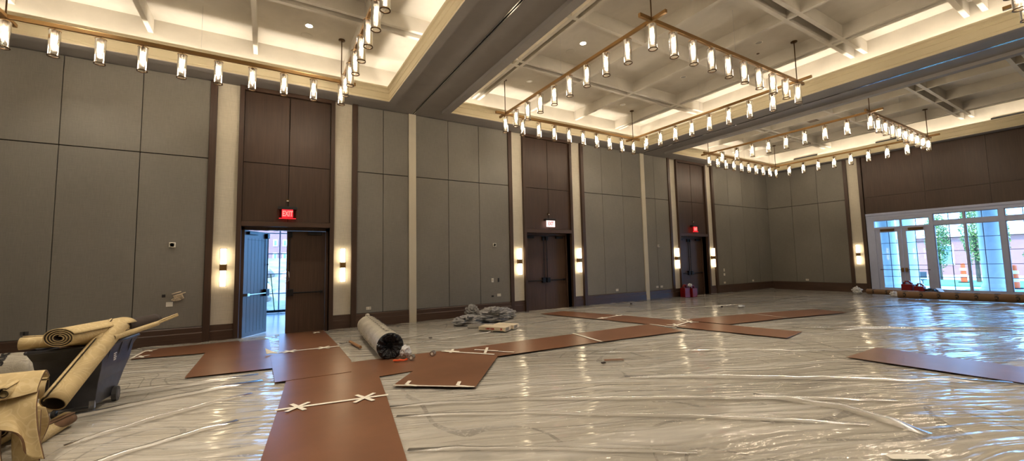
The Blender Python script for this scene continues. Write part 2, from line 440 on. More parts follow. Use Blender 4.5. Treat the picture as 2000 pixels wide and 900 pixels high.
FOLDS = [([(-.05, 6.95), (-1.4, 6.75), (-2.6, 6.9)], .035, .03), ([(.0, 6.55), (-1.2, 6.25), (-1.9, 6.0)], .05, .03),
         ([(-.1, 5.95), (-.9, 5.55), (-1.45, 5.15)], .03, .03), ([(-.2, 5.0), (-.9, 4.7), (-1.5, 4.25)], .03, .02),
         ([(1.1, 4.55), (2.4, 3.95), (4.2, 2.75), (5.6, 1.7)], .03, .02), ([(1.15, 4.2), (2.2, 3.6), (3.5, 2.6), (4.6, 1.6)], .03, .02),
         ([(1.02, 3.4), (1.9, 2.85), (2.9, 2.1)], .025, .02), ([(4.0, 3.9), (5.2, 3.0), (6.3, 2.1), (7.4, 1.2)], .045, .03),
         ([(4.6, 5.2), (6.4, 4.1), (7.6, 3.1)], .02, .015), ([(4.6, 2.6), (4.9, 1.9), (4.75, 1.25)], .05, .04),
         ([(9.6, 4.5), (11.4, 2.9), (13.0, 1.6)], .05, .03), ([(9.8, 4.0), (11.2, 2.9), (12.4, 1.9)], .04, .03),
         ([(2.1, 7.7), (4.2, 8.0), (6.5, 8.6)], .02, .015), ([(2.4, 8.4), (4.6, 8.9), (6.6, 9.4)], .02, .015),
         ([(9.0, 8.6), (13.0, 7.6), (17.5, 7.6)], .04, .02), ([(14.0, 5.2), (16.5, 4.2), (18.3, 3.0)], .05, .03),
         ([(-.5, 10.36), (.2, 10.4), (.28, 10.38)], .04, .02)]
for f in FOLDS: fold(*f)

# tape
def strip(a, b, w, z, parent=None, name='tape_strip'):
    a, b = Vector((*a, z)), Vector((*b, z)); d = (b - a).normalized(); s_ = Vector((-d.y, d.x, 0)) * w / 2
    return MB().prism([a - s_, b - s_, b + s_, a + s_], (0, 0, .0012)).build(name, M['tape'], parent)
def tape_line(a, b, lab, z=.0475, w=.048, cat='tape'):
    return tag(strip(a, b, w, z), lab, cat, 'white tape on the boards')
def cross(c, ang, lab, z=.049, r=.14, n=2, half=False):
    e = empty('tape_cross', (c[0], c[1], z), lab, 'tape cross', 'white tape crosses')
    for i in range(n):
        a = ang - .25 + (i - .5) * 1.9
        d = (math.cos(a) * r, math.sin(a) * r)
        strip((c[0] - (0 if half else d[0]), c[1] - (0 if half else d[1])), (c[0] + d[0], c[1] + d[1]), .045, z + .0015 * i, e)
    return e
tape_line((.12, 5.05), (1.24, 4.88), 'long white tape strip across the foreground boards', .0415)
cross((.33, 5.02), 0, 'white tape cross on the left end of the foreground tape line', .043, .15)
cross((.99, 4.92), 0, 'white tape cross on the right end of the foreground tape line', .043, .17)
tape_line((.24, 8.33), (1.21, 8.28), 'white tape strip on the seam just inside the open door', .0475)
cross((.40, 8.31), .1, 'left tape cross on the seam just inside the open door, beside the torn scrap')
cross((.95, 8.29), .1, 'right tape cross on the seam just inside the open door')
cross((1.02, 10.28), .2, 'small tape mark at the sill below the closed leaf of the open door', r=.1)
tape_line((-1.92, 9.42), (-1.86, 10.18), 'tape strip at the left end of the wall board behind the bin', .0355, .04)
cross((-1.80, 10.10), 0, 'far tape cross at the left end of the wall board behind the bin', .037, .12)
cross((-1.80, 9.50), 0, 'near tape cross at the left end of the wall board behind the bin', .037, .12)
tape_line((2.60, 6.70), (3.20, 5.95), 'white tape strip across the upper end of the diagonal board', .0475)
cross((2.74, 6.60), .3, 'left tape cross at the upper end of the diagonal board')
cross((3.24, 6.30), .3, 'large tape cross right of the upper corner of the diagonal board', r=.22)
tape_line((3.38, 6.12), (3.56, 5.92), 'short stray piece of tape beside the diagonal board', .0415, .04)
tape_line((1.38, 5.20), (2.18, 4.56), 'tape strip along the near edge of the diagonal board', .0475, .03)
cross((1.52, 5.12), .3, 'left tape mark on the near edge of the diagonal board', r=.16, half=True)
cross((2.03, 4.72), .3, 'right tape mark on the near edge of the diagonal board', r=.16, half=True)
tape_line((5.46, 6.72), (5.31, 5.70), 'plain wide white tape strip between two long boards in mid room', .0415, .055)
tape_line((7.30, 7.99), (8.36, 8.14), 'tape line across the board below the middle double door', .0355)
cross((7.52, 8.02), .2, 'left tape cross on the seam below the middle double door', .037, .12)
cross((8.14, 8.12), .2, 'right tape cross on the seam below the middle double door', .037, .12)
tape_line((7.60, 6.56), (7.67, 5.90), 'tape strip at the end of the board meeting the taped junction', .0415)
tape_line((7.76, 6.05), (8.76, 6.30), 'tape line across the taped junction in mid room', .0415)
cross((7.92, 6.10), .2, 'near tape cross of the taped junction in mid room', .043, .2)
cross((8.58, 6.24), .2, 'right tape cross of the taped junction in mid room', .043, .2)
cross((8.80, 6.56), .2, 'farthest tape cross of the taped junction in mid room', .043, .15)
tape_line((11.02, 6.18), (10.90, 5.21), 'thin tape strip on the dark boards toward the windows', .0415, .03)
tape_line((3.98, 1.28), (4.22, 1.12), 'short tape piece at the bottom right edge of the picture', .03, .07)

# ------------------------------------------------------------------ walls: long panelled wall
DC = [.415, 7.73, 15.06]      # centres of the three double doors
OP, CAS, FIN0, FIN1 = .877, .967, 1.365, 1.485
RD = .28                      # depth of the leaf behind the wall face
wl = struct(empty('wall_left', (0, W, 0)))
# solid wall behind, with the three openings
mb = MB(); edges = [X0 - .2] + sum([[c - OP, c + OP] for c in DC], []) + [L + .2]
for i in range(0, len(edges), 2): mb.box(edges[i], edges[i + 1], W + .06, W + .36, 0, 7)
for c in DC: mb.box(c - OP, c + OP, W + .06, W + .36, 2.44, 7)
mb.build('backing', M['gap'], wl)
def panels(x0, x1, seams):
    xs = [x0] + seams + [x1]
    for a, b in zip(xs, xs[1:]):
        for z0, z1 in ((HB, HS - .006), (HS + .006, HC - .015)):
            box('fabric_panel', M['fabric'], (a + .006, b - .006, W - .005, W + .055, z0 + .006, z1), wl, bevel=.004)
STR = [3.29, 12.14]
secs = [(X0, DC[0] - FIN1, [-4.40, -3.28, -2.157]), (DC[0] + FIN1, STR[0] - .1, [2.533]), (STR[0] + .1, DC[1] - FIN1, [4.31, 5.26]),
        (DC[1] + FIN1, STR[1] - .1, [10.063, 11.063]), (STR[1] + .1, DC[2] - FIN1, [12.79]), (DC[2] + FIN1, L, [17.65, 18.75, 19.85])]
for a, b, s_ in secs: panels(a, b, s_)
def baseboard(a, b, nm, par=None, ax='x', plane=W, depth=.03):
    prof = [(0, 0), (-depth - .012, 0), (-depth - .012, .235), (-depth, .25), (-depth, .34), (-depth * .5, HB), (0, HB)]
    if ax == 'x': pts = [(a, plane + .05 + p, z) if p == 0 else (a, plane + p, z) for p, z in prof]; d = (b - a, 0, 0)
    else: pts = [(plane + .05 + p, a, z) if p == 0 else (plane + p, a, z) for p, z in prof]; d = (0, b - a, 0)
    return MB().prism(pts, d).build(nm, M['wood_h'] if ax == 'x' else M['wood_hy'], par)
bl = struct(empty('baseboard_left', (0, W, 0)))
for a, b, s_ in secs: baseboard(a, b, 'baseboard_length', bl)
for i, x in enumerate(STR):
    struct(box('trim_%d' % (i + 1), M['cream'], (x - .098, x + .098, W - .03, W + .05, 0, HC - .005), None, bevel=.004))
n = 3
for c in DC:
    t = struct(empty('trim_%d' % n, (c, W, 0))); n += 1
    for s_ in (-1, 1):
        f0, f1 = sorted((c + s_ * FIN0, c + s_ * FIN1)); box('fin', M['wood'], (f0, f1, W - .045, W + .08, 0, HC - .004), t, bevel=.004)
        g0, g1 = sorted((c + s_ * CAS, c + s_ * FIN0)); box('pilaster_panel', M['linen'], (g0, g1, W + .045, W + .075, HB, HC - .004), t)
        MB().prism([(g0, W + .07, 0), (g0, W + .005, 0), (g0, W + .005, .235), (g0, W + .02, .25), (g0, W + .03, HB - .01), (g0, W + .07, HB)], (g1 - g0, 0, 0)).build('baseboard_block', M['wood_h'], t)
        j0, j1 = sorted((c + s_ * OP, c + s_ * CAS)); box('jamb_casing', M['wood'], (j0, j1, W - .045, W + .36, 0, HC - .004), t, bevel=.004)
    box('head_frame', M['wood_h'], (c - OP, c + OP, W - .045, W + .06, HC - .09, HC - .004), t)
    box('head_casing', M['wood_h'], (c - OP, c + OP, W - .045, W + .36, 2.43, 2.535), t, bevel=.003)
    for x0, x1 in ((c - OP, c - .004), (c + .004, c + OP)):
        for z0, z1 in ((2.54, HS - .005), (HS + .005, HC - .1)):
            box('wood_panel', M['wood'], (x0 + .008, x1 - (.008 if x1 > c + .1 else 0), W + .02, W + .05, z0 + .006, z1), t)

def hardware(par, x_in, x_out, y, sgn, dull):
    """panic bar, vertical rod and latch cases on the room side of a leaf; x_in = meeting edge, x_out = hinge edge"""
    bar = MB().tube((x_in + sgn * .10, y - .055, .93), (x_out - sgn * .08, y - .055, .93), .017, n=10)
    bar.box(*sorted((x_out - sgn * .12, x_out - sgn * .05)), y - .07, y, .90, .96)
    b = bar.build('push_bar', M['black'] if dull else M['chrome'], par, smooth=False)
    MB().box(*sorted((x_in + sgn * .02, x_in + sgn * .15)), y - .075, y, .86, 1.02).build('latch_case', M['black'], b, bevel=.012)
    rod = MB().tube((x_in + sgn * .06, y - .035, 1.02), (x_in + sgn * .06, y - .035, 2.22), .010, n=8).build('vertical_rod', M['black'], par)
    MB().box(*sorted((x_in + sgn * .02, x_in + sgn * .11)), y - .055, y, 2.21, 2.33).build('top_latch', M['black'], rod, bevel=.01)
    MB().tube((x_in + sgn * .06, y - .035, 1.58), (x_in + sgn * .06, y - .035, 1.61), .018, n=8).build('rod_guide', M['black'], rod)
    MB().box(*sorted((x_out - sgn * .08, x_out - sgn * .38)), y - .06, y, 2.27, 2.34).build('door_closer', M['black'], par, bevel=.006)
for i, c in enumerate(DC):
    d = struct(empty('door_%d' % (i + 1), (c, W + RD, 0)))
    y = W + RD
    fr = MB()
    for s_ in (-1, 1): fr.box(*sorted((c + s_ * OP, c + s_ * (OP - .055))), y - .06, y + .07, 0, 2.43)
    fr.box(c - OP, c + OP, y - .06, y + .07, 2.365, 2.43)
    fr.build('door_frame', M['doorwood'], d)
    hw = OP - .058
    if i: box('door_backing', M['gap'], (c - OP, c + OP, y + .06, y + .09, 0, 2.43), d)  # unseen dark plug added behind closed doors to stop daylight leaking under them
    for s_ in (-1, 1):
        if i == 0 and s_ == -1: continue
        x0, x1 = sorted((c + s_ * .003, c + s_ * hw))
        lf = box('door_leaf', M['doorwood'], (x0, x1, y, y + .045, .012, 2.36), d, bevel=.003)
        hardware(lf, c + s_ * .003, c + s_ * hw, y, s_, True)
    if i == 0:
        # pull handle seen on the edge of the closed leaf
        MB().path([(c + .05, y - .01, 1.42), (c + .055, y - .06, 1.40), (c + .06, y - .065, 1.30), (c + .055, y - .06, 1.22), (c + .03, y - .02, 1.20)], .007).build('hook', M['white'], d, smooth=True, label='pale hook hanging on the edge of the closed leaf')
        # open leaf swung outward about its hinge, built closed and then turned
        hx = c - hw
        lf = empty('open_leaf', (0, 0, 0)); lf.parent = d
        lf.location = (hx - c, .0, 0)
        L0 = MB().box(hx, hx + hw - .003, y, y + .045, .012, 2.36)
        leafm = L0.build('door_leaf', M['doorwood'], lf, bevel=.003)
        vgr = MB()
        for k in range(1, 7): vgr.box(hx + k * .115, hx + k * .115 + .004, y - .0015, y, .10, 2.20)
        vgr.box(hx + .1, hx + hw - .1, y - .0015, y, 2.155, 2.16)
        vgr.build('groove', M['gap'], lf)
        hardware(lf, hx + hw - .003, hx, y, -1, False)
        lf.rotation_euler = (0, 0, math.radians(56))

# ------------------------------------------------------------------ far wall with the windows
wr = struct(empty('wall_right', (L, 0, 0)))
WY1, WY0, WH = 6.76, -2.12, 3.145
MB().box(L + .06, L + .36, WY1, W + .3, 0, 7).box(L + .06, L + .36, Y0 - .2, WY0, 0, 7).box(L + .06, L + .36, WY0, WY1, WH, 7).build('backing', M['gap'], wr)
ys = [W, 9.45, 8.40, 7.40]
for a, b in zip(ys[1:], ys):
    for z0, z1 in ((HB, HS - .006), (HS + .006, HC - .015)):
        box('fabric_panel', M['fabric'], (L - .005, L + .055, a + .006, b - .006, z0 + .006, z1), wr, bevel=.004)
ys = [WY1, 4.957, 3.36, 1.76, .16, -1.44, WY0]
for b, a in zip(ys, ys[1:]):
    for z0, z1 in ((WH + .01, HS - .004), (HS + .004, HC - .015)):
        box('wood_panel', M['wood'], (L + .0, L + .055, a + .003, b - .003, z0, z1), wr)
for a, b in ((Y0, -4.0), (-4.0, -2.8)):
    box('fabric_panel', M['fabric'], (L - .005, L + .055, a + .006, b - .006, HB, HC - .015), wr)
t = struct(empty('trim_6', (L, 7.1, 0)))
for a, b in ((7.28, 7.40), (6.78, 6.90)): box('fin', M['wood'], (L - .045, L + .08, a, b, 0, HC - .004), t, bevel=.004)
box('pilaster_panel', M['linen'], (L + .03, L + .07, 6.90, 7.28, HB, HC - .004), t)
MB().box(L + .0, L + .06, 6.90, 7.28, 0, HB).build('baseboard_block', M['wood_hy'], t)
t = struct(empty('trim_7', (L, -2.4, 0)))
for a, b in ((-2.24, -2.12), (-2.8, -2.68)): box('fin', M['wood'], (L - .045, L + .08, a, b, 0, HC - .004), t)
box('pilaster_panel', M['linen'], (L + .03, L + .07, -2.68, -2.24, 0, HC - .004), t)
brg = struct(empty('baseboard_right', (L, 8, 0)))
baseboard(7.40, W - .03, 'baseboard_length', brg, 'y', L); baseboard(Y0, -2.8, 'baseboard_length', brg, 'y', L)

def win_unit(nm, y0, y1, z0, z1, cols, rows, par=None, fw=.0, kind='window'):
    e = struct(empty(nm, (L + .02, (y0 + y1) / 2, z0))) if par is None else par
    return e
wn = 1
def pane(par, y0, y1, z0, z1, vs, hs, x=L + .06):
    box('glass_pane', M['glass'], (x - .003, x + .003, y0, y1, z0, z1), par)
    mb = MB()
    for v in vs: mb.box(x - .012, x + .012, v - .009, v + .009, z0, z1)
    for h in hs: mb.box(x - .012, x + .012, y0, y1, h - .009, h + .009)
    if vs or hs: mb.build('muntin_grid', M['muntin'], par)
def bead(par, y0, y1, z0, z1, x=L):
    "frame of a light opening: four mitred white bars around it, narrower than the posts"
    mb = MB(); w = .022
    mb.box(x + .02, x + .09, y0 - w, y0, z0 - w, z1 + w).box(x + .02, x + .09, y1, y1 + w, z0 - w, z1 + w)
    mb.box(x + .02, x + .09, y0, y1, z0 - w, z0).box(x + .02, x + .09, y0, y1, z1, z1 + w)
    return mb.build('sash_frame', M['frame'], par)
def tall(y0, y1):
    global wn
    e = struct(empty('window_%d' % wn, (L + .05, (y0 + y1) / 2, .18))); wn += 1
    bead(e, y0, y1, .22, 2.53); pane(e, y0, y1, .22, 2.53, [(y0 + y1) / 2], [.656, 1.129, 1.605, 2.073])
    bead(e, y0, y1, 2.73, 2.945); pane(e, y0, y1, 2.73, 2.945, [(y0 + y1) / 2], [])
    return e
lights = [(4.08, 4.80), (3.27, 4.00), (2.38, 3.10), (1.57, 2.30), (.68, 1.40), (-.13, .60)]
for a, b in lights: tall(a, b)
def french(n_, ym, flip):
    """white double door: leaves outward of ym, transoms above"""
    e = struct(empty('door_%d' % n_, (L + .05, ym, 0)))
    for s_ in (-1, 1):
        a, b = sorted((ym + s_ * .004, ym + s_ * .735))
        ga, gb = sorted((ym + s_ * .13, ym + s_ * .635))
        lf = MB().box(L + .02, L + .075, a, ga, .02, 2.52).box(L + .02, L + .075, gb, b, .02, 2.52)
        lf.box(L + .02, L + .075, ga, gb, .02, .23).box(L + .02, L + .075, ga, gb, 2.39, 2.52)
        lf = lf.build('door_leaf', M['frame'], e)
        pane(lf, ga, gb, .23, 2.39, [(ga + gb) / 2], [.662, 1.094, 1.526, 1.958], L + .05)
        MB().tube((L - .03, ga - .08, .93), (L - .03, gb + .08, .93), .012, n=8).build('push_bar', M['bronze'], lf)
        MB().box(L - .04, L + .02, *sorted((ym + s_ * .02, ym + s_ * .09)), .84, 1.0).build('latch_case', M['gold'], lf, bevel=.01)
        MB().box(L - .03, L + .02, *sorted((ym + s_ * .20, ym + s_ * .62)), 2.43, 2.52).build('door_closer', M['bronze'], lf, bevel=.006)
        a2, b2 = sorted((ym + s_ * .035, ym + s_ * .79))
        tr = bead(e, a2, b2, 2.60, 2.84); pane(e, a2, b2, 2.60, 2.84, [(a2 + b2) / 2], [])
    return e
french(4, 5.725, 1); french(5, -1.05, 1)
# white posts, rails and head between the lights
t = struct(empty('trim_8', (L + .05, 2.3, 0)))
mb = MB()
cutsy = [(WY1, 6.515), (4.935, 4.822), (4.058, 4.022), (3.248, 3.122), (2.358, 2.322), (1.548, 1.422), (.658, .622), (-.152, -.26), (-1.84, WY0)]
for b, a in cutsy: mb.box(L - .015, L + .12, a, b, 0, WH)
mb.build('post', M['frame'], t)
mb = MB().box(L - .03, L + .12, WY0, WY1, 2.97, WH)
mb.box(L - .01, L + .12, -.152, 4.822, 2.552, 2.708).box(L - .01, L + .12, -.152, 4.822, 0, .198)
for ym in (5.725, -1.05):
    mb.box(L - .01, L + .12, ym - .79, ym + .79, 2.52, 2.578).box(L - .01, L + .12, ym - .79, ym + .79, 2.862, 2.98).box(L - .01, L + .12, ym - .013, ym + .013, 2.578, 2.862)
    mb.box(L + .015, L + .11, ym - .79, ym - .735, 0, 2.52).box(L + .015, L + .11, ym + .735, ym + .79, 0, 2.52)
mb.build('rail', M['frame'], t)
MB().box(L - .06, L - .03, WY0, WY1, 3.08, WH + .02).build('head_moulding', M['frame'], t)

# other two walls, behind and beside the camera
wb = struct(empty('wall_back', (0, Y0, 0))); MB().box(X0 - .2, L + .2, Y0 - .3, Y0 - .02, 0, 7).build('backing', M['gap'], wb)
x = X0
while x < L - .1:
    b = min(L, x + 1.66)
    for z0, z1 in ((HB, HS - .006), (HS + .006, HC - .015)): box('fabric_panel', M['fabric'], (x + .006, b - .006, Y0 - .03, Y0 + .01, z0, z1), wb)
    x = b
MB().box(X0, L, Y0 - .02, Y0 + .04, 0, HB).build('baseboard_length', M['wood_h'], wb)
wx = struct(empty('wall_front', (X0, 0, 0))); MB().box(X0 - .3, X0 - .02, Y0 - .2, W + .3, 0, 7).build('backing', M['gap'], wx)
y = Y0
while y < W - .1:
    b = min(W, y + 1.57)
    for z0, z1 in ((HB, HS - .006), (HS + .006, HC - .015)): box('fabric_panel', M['fabric'], (X0 - .03, X0 + .01, y + .006, b - .006, z0, z1), wx)
    y = b
MB().box(X0 - .02, X0 + .04, Y0, W, 0, HB).build('baseboard_length', M['wood_hy'], wx)

# ------------------------------------------------------------------ ceiling
ce = struct(empty('ceiling', (0, 0, HC)))
TX = [(-4.76, 2.49), (4.09, 11.34), (12.94, 20.19)]; TY = (-4.34, 9.76); CV = .30
mb = MB()
ox = [X0 - .1] + sum([[a - CV, b + CV] for a, b in TX], []) + [L + .1]
oy0, oy1 = TY[0] - CV, TY[1] + CV
mb2 = MB()
def slab(x0, x1, y0, y1): mb2.box(x0, x1, y0, y1, HC, HC + .06)
G = .06
slab(X0 - .1, L + .1, TY[1] + G, W + .08); slab(X0 - .1, L + .1, Y0 - .1, TY[0] - G)
bx = [X0 - .1 - G] + [v for p in TX for v in p] + [L + .1 + G]
for i in range(0, 8, 2): slab(bx[i] + G, bx[i + 1] - G, TY[0] - G, TY[1] + G)
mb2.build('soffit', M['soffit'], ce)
mb2 = MB().box(X0 - .3, L + .3, Y0 - .3, W + .36, HP, HP + .1)
mb2.build('coffer_panel', M['plaster'], ce)
# cove walls above the soffits
mb2 = MB().box(X0 - .1, L + .1, oy1, W + .2, HC + .06, HP + .02).box(X0 - .1, L + .1, Y0 - .2, oy0, HC + .06, HP + .02)
for i in range(0, 8, 2): mb2.box(ox[i], ox[i + 1], oy0, oy1, HC + .06, HP + .02)
mb2.build('cove_wall', M['plaster'], ce)
band = [(.18, HC + .01), (.18, 5.46), (.0, 5.46), (0, 5.47)]
prof = [(0, 5.47), (0, 5.495), (.012, 5.505), (.012, 5.525), (0, 5.535), (0, 5.66), (-.018, 5.67), (-.018, 5.70), (0, 5.705), (0, 5.735), (-.02, 5.76), (-.055, 5.775), (-.055, 5.815), (.03, 5.815), (.03, HC + .03), (.08, HC + .03)]
for x0, x1 in TX:
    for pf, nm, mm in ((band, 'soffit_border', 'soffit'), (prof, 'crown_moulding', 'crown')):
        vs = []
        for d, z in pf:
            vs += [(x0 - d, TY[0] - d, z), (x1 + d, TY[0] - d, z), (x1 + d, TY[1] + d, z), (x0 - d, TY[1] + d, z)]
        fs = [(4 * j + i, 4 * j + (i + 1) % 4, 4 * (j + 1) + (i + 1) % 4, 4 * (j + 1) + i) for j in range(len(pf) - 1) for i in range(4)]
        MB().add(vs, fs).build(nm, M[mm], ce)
    # ribs of the coffers
    c = (x0 + x1) / 2; mb3 = MB(); rw = .04
    for d in (-2.845, -2.675, -.86, .86, 2.675, 2.845): mb3.box(c + d - rw, c + d + rw, oy0, oy1, HR, HP + .02)
    for y in (7.82, 7.60, 5.70, 3.74, 3.50, 1.92, 1.68, -.28, -2.18, -2.40): mb3.box(x0 - CV, x1 + CV, y - rw, y + rw, HR + .001, HP + .02)
    mb3.build('coffer_rib', M['plaster'], ce)
# folding-partition tracks in the two beams
for k, x in enumerate(STR):
    e = struct(empty('trim_%d' % (9 + k), (x, 0, HC)))
    MB().box(x - .012, x + .012, Y0, W, HC - .004, HC + .02).build('track_slot', M['gap'], e)
    for s_ in (-1, 1): MB().box(*sorted((x + s_ * .014, x + s_ * .03)), Y0, W, HC - .010, HC + .01).build('track_rail', M['mirror'], e)
# cove lights in the troughs: warm strips shining up
cove_n = 0
def cove(loc, sx, sy, p):
    global cove_n
    d = bpy.data.lights.new('cove_light', 'AREA'); d.shape = 'RECTANGLE'; d.size = sx; d.size_y = sy; d.energy = p; d.color = (1, .88, .73)
    o = bpy.data.objects.new('cove_light', d); COL.objects.link(o); o.location = loc; o.rotation_euler = (PI, 0, 0); cove_n += 1
COVEW = 3.3
for x0, x1 in TX:
    cove(((x0 + x1) / 2, TY[1] + .14, 5.64), x1 - x0, .05, COVEW * (x1 - x0)); cove(((x0 + x1) / 2, TY[0] - .14, 5.64), x1 - x0, .05, COVEW * (x1 - x0))
    cove((x0 - .14, (TY[0] + TY[1]) / 2, 5.64), .05, TY[1] - TY[0], COVEW * (TY[1] - TY[0])); cove((x1 + .14, (TY[0] + TY[1]) / 2, 5.64), .05, TY[1] - TY[0], COVEW * (TY[1] - TY[0]))
# ceiling fittings
rows = ['row nearest the long wall', 'middle row', 'row nearest the camera']
bays = ['left', 'middle', 'right']
for bi, (x0, x1) in enumerate(TX):
    c = (x0 + x1) / 2
    for di, dx in enumerate((-1.72, 1.79)):
        for ri, y in enumerate((8.86, 6.68, 4.72)):
            if bi == 0 and di == 0 : continue
            if bi == 0 and ri > 0: continue
            lit = (bi, di, ri) in ((0, 1, 0), (1, 0, 1))
            lab = '%s downlight in the %s ceiling bay, %s side, %s' % ('glowing white' if lit else 'unlit silvery', bays[bi], ('left', 'right')[di], rows[ri])
            e = empty('recessed_downlight', (c + dx, y, HP), lab, 'downlight', 'recessed ceiling downlights')
            MB().lathe([(.085, 0), (.085, -.006), (.068, -.008), (.062, 0)], (c + dx, y, HP), 20).build('trim_ring', M['white'], e, smooth=True)
            MB().lathe([(.0, -.004), (.062, -.004)], (c + dx, y, HP), 20).build('lens', M['downlit'] if lit else M['chrome'], e)
            if lit or ri == 0 and bi < 2:
                s2 = MB().lathe([(.0, -.006), (.105, -.006), (.115, -.003), (.115, 0)], (c + dx - .01, y + .42, HP), 24).build('ceiling_speaker', M['plaster'], None, smooth=False)
                tag(s2, 'round flush speaker in %s ceiling bay beside the %s downlight, %s' % (bays[bi], ('left', 'right')[di], rows[ri]), 'speaker', 'round ceiling speakers')
for k, (x, y) in enumerate([(6.25, 8.1), (9.7, 8.2), (10.0, 5.0), (.68, 8.15), (15.3, 3.4), (6.2, 5.3)]):
    o = MB().lathe([(0, -.012), (.03, -.012), (.035, 0)], (x, y, HP), 12).build('sprinkler_cover', M['bronze'] if k in (2, 4) else M['plaster'])
    tag(o, ['small round sprinkler cover left of the middle bay chandelier rods, near the long wall', 'small round sprinkler cover at the wall end of the middle bay, right side', 'dark sprinkler cover in the middle bay, right of centre, camera side',
            'small round sprinkler cover above the glowing downlight of the left bay', 'dark sprinkler cover in the right bay, left of the far chandelier rod', 'small sprinkler cover in the centre of the middle bay, camera side'][k], 'sprinkler')
o = tag(MB().box(16.55, 16.95, 6.55, 6.85, HP - .012, HP).build('air_vent', M['bronze'], bevel=.003), 'dark square air vent in the right ceiling bay', 'air vent')
for k, (a, b) in enumerate([(8.1, 9.03), (5.2, 6.11), (2.2, 3.11)]):
    tag(MB().box(20.19 + CV - .02, 20.19 + CV, a, b, 5.885, 5.935).build('slot_diffuser', M['blackp']), 'long black slot diffuser in the far cove, %s' % ['leftmost, nearest the corner', 'middle, behind the far chandelier', 'rightmost, at the picture edge'][k], 'air diffuser', 'slot diffusers in the far cove')

# ------------------------------------------------------------------ chandeliers
CS, CZ, CY, CXS = 4.81, 5.45, 9.11, [-3.50, 5.364, 14.20]
def chandelier():
    e = empty('chandelier', (0, 0, CZ))             # local corner A at origin, +x along wall, -y toward camera
    oh = .29; t = .025; h = .033
    MB().box(-oh, CS + oh, -t, t, CZ - h, CZ + h).build('bar', M['gold'], e, bevel=.003)
    MB().box(-oh, CS + oh, -CS - t, -CS + t, CZ - h, CZ + h).build('bar', M['gold'], e, bevel=.003)
    MB().box(-t + .001, t + .001, -CS - oh, oh, CZ - h + .002, CZ + h - .006).build('bar', M['gold'], e, bevel=.003)
    MB().box(CS - t + .001, CS + t + .001, -CS - oh, oh, CZ - h + .002, CZ + h - .006).build('bar', M['gold'], e, bevel=.003)
    for x in (0, CS):
        for y in (0, -CS):
            r = MB().tube((x, y, CZ + h), (x, y, HP - .02), .011, n=8).build('rod', M['bronze'], e)
            MB().lathe([(0, 0), (.065, 0), (.065, -.02), (.02, -.03), (0, -.03)], (x, y, HP), 16).build('canopy', M['bronze'], r)
    for x, y in ((CS / 2, 0), (CS / 2, -CS), (0, -CS / 2), (CS, -CS / 2)):
        MB().tube((x, y, CZ + h), (x, y, HP), .0025, n=4).build('suspension_wire', M['chrome'], e)
    sp = CS / 9; pts = []
    for k in range(9): pts += [(k * sp, 0), (CS, -k * sp), (CS - k * sp, -CS), (0, -CS + k * sp)]
    R = .070; zt, zb = CZ - .075, CZ - .505
    src = None
    for (x, y) in pts:
        if src is None:
            sh = MB().lathe([(R, zt - CZ), (R, zb - CZ)], (0, 0, CZ), 20).build('lamp_shade', M['shade'], None, smooth=True)
            sh.parent = e; sh.location = (0, 0, 0)
            sh.data.transform(Matrix.Translation((0, 0, -CZ)))
            def sub(mb, nm, m, sm=True):
                o = mb.build(nm, m, None, smooth=sm); o.parent = sh; o.data.transform(Matrix.Translation((0, 0, -CZ))); return o
            sub(MB().lathe([(R + .004, zb - CZ + .014), (R + .006, zb - CZ), (R - .010, zb - CZ), (R - .008, zb - CZ + .014), (R + .004, zb - CZ + .014)], (0, 0, CZ), 20), 'bottom_ring', M['bronze'])
            sub(MB().lathe([(R + .003, zt - CZ + .004), (R + .005, zt - CZ - .006), (R - .006, zt - CZ - .006), (R - .006, zt - CZ + .004), (R + .003, zt - CZ + .004)], (0, 0, CZ), 20), 'top_ring', M['gold'])
            hd = MB().tube((0, 0, zt - .09), (0, 0, zt + .0), .030, n=12).tube((0, 0, zt), (0, 0, CZ - .03), .008, n=8)
            hd.box(-R, R, -.004, .004, zt - .004, zt + .002).box(-.004, .004, -R, R, zt - .004, zt + .002)
            sub(hd, 'lamp_holder', M['bronze'], False)
            sub(MB().lathe([(0, -.285), (.014, -.278), (.022, -.25), (.023, -.18), (.017, -.13), (.012, -.09)], (0, 0, zt), 10), 'bulb', M['bulb'])
            src = sh; s_ = sh
        else:
            s_ = copy_tree(src, e)
        s_.location = (x, y, 0)
    return e
ch = chandelier()
chl = ['brass square chandelier of glass cylinder lamps in the left ceiling bay', 'brass square chandelier of glass cylinder lamps in the middle ceiling bay, over mid room',
       'brass square chandelier of glass cylinder lamps in the right bay, nearest the windows']
ch.location = (CXS[0], CY, CZ); tag(ch, chl[0], 'chandelier', 'square brass chandeliers')
for i in (1, 2):
    c = copy_tree(ch); c.location = (CXS[i], CY, CZ); tag(c, chl[i])
c = copy_tree(ch); c.location = (CXS[1], 1.0, CZ); tag(c, 'chandelier of which only a brass bar end shows at the top right picture edge')

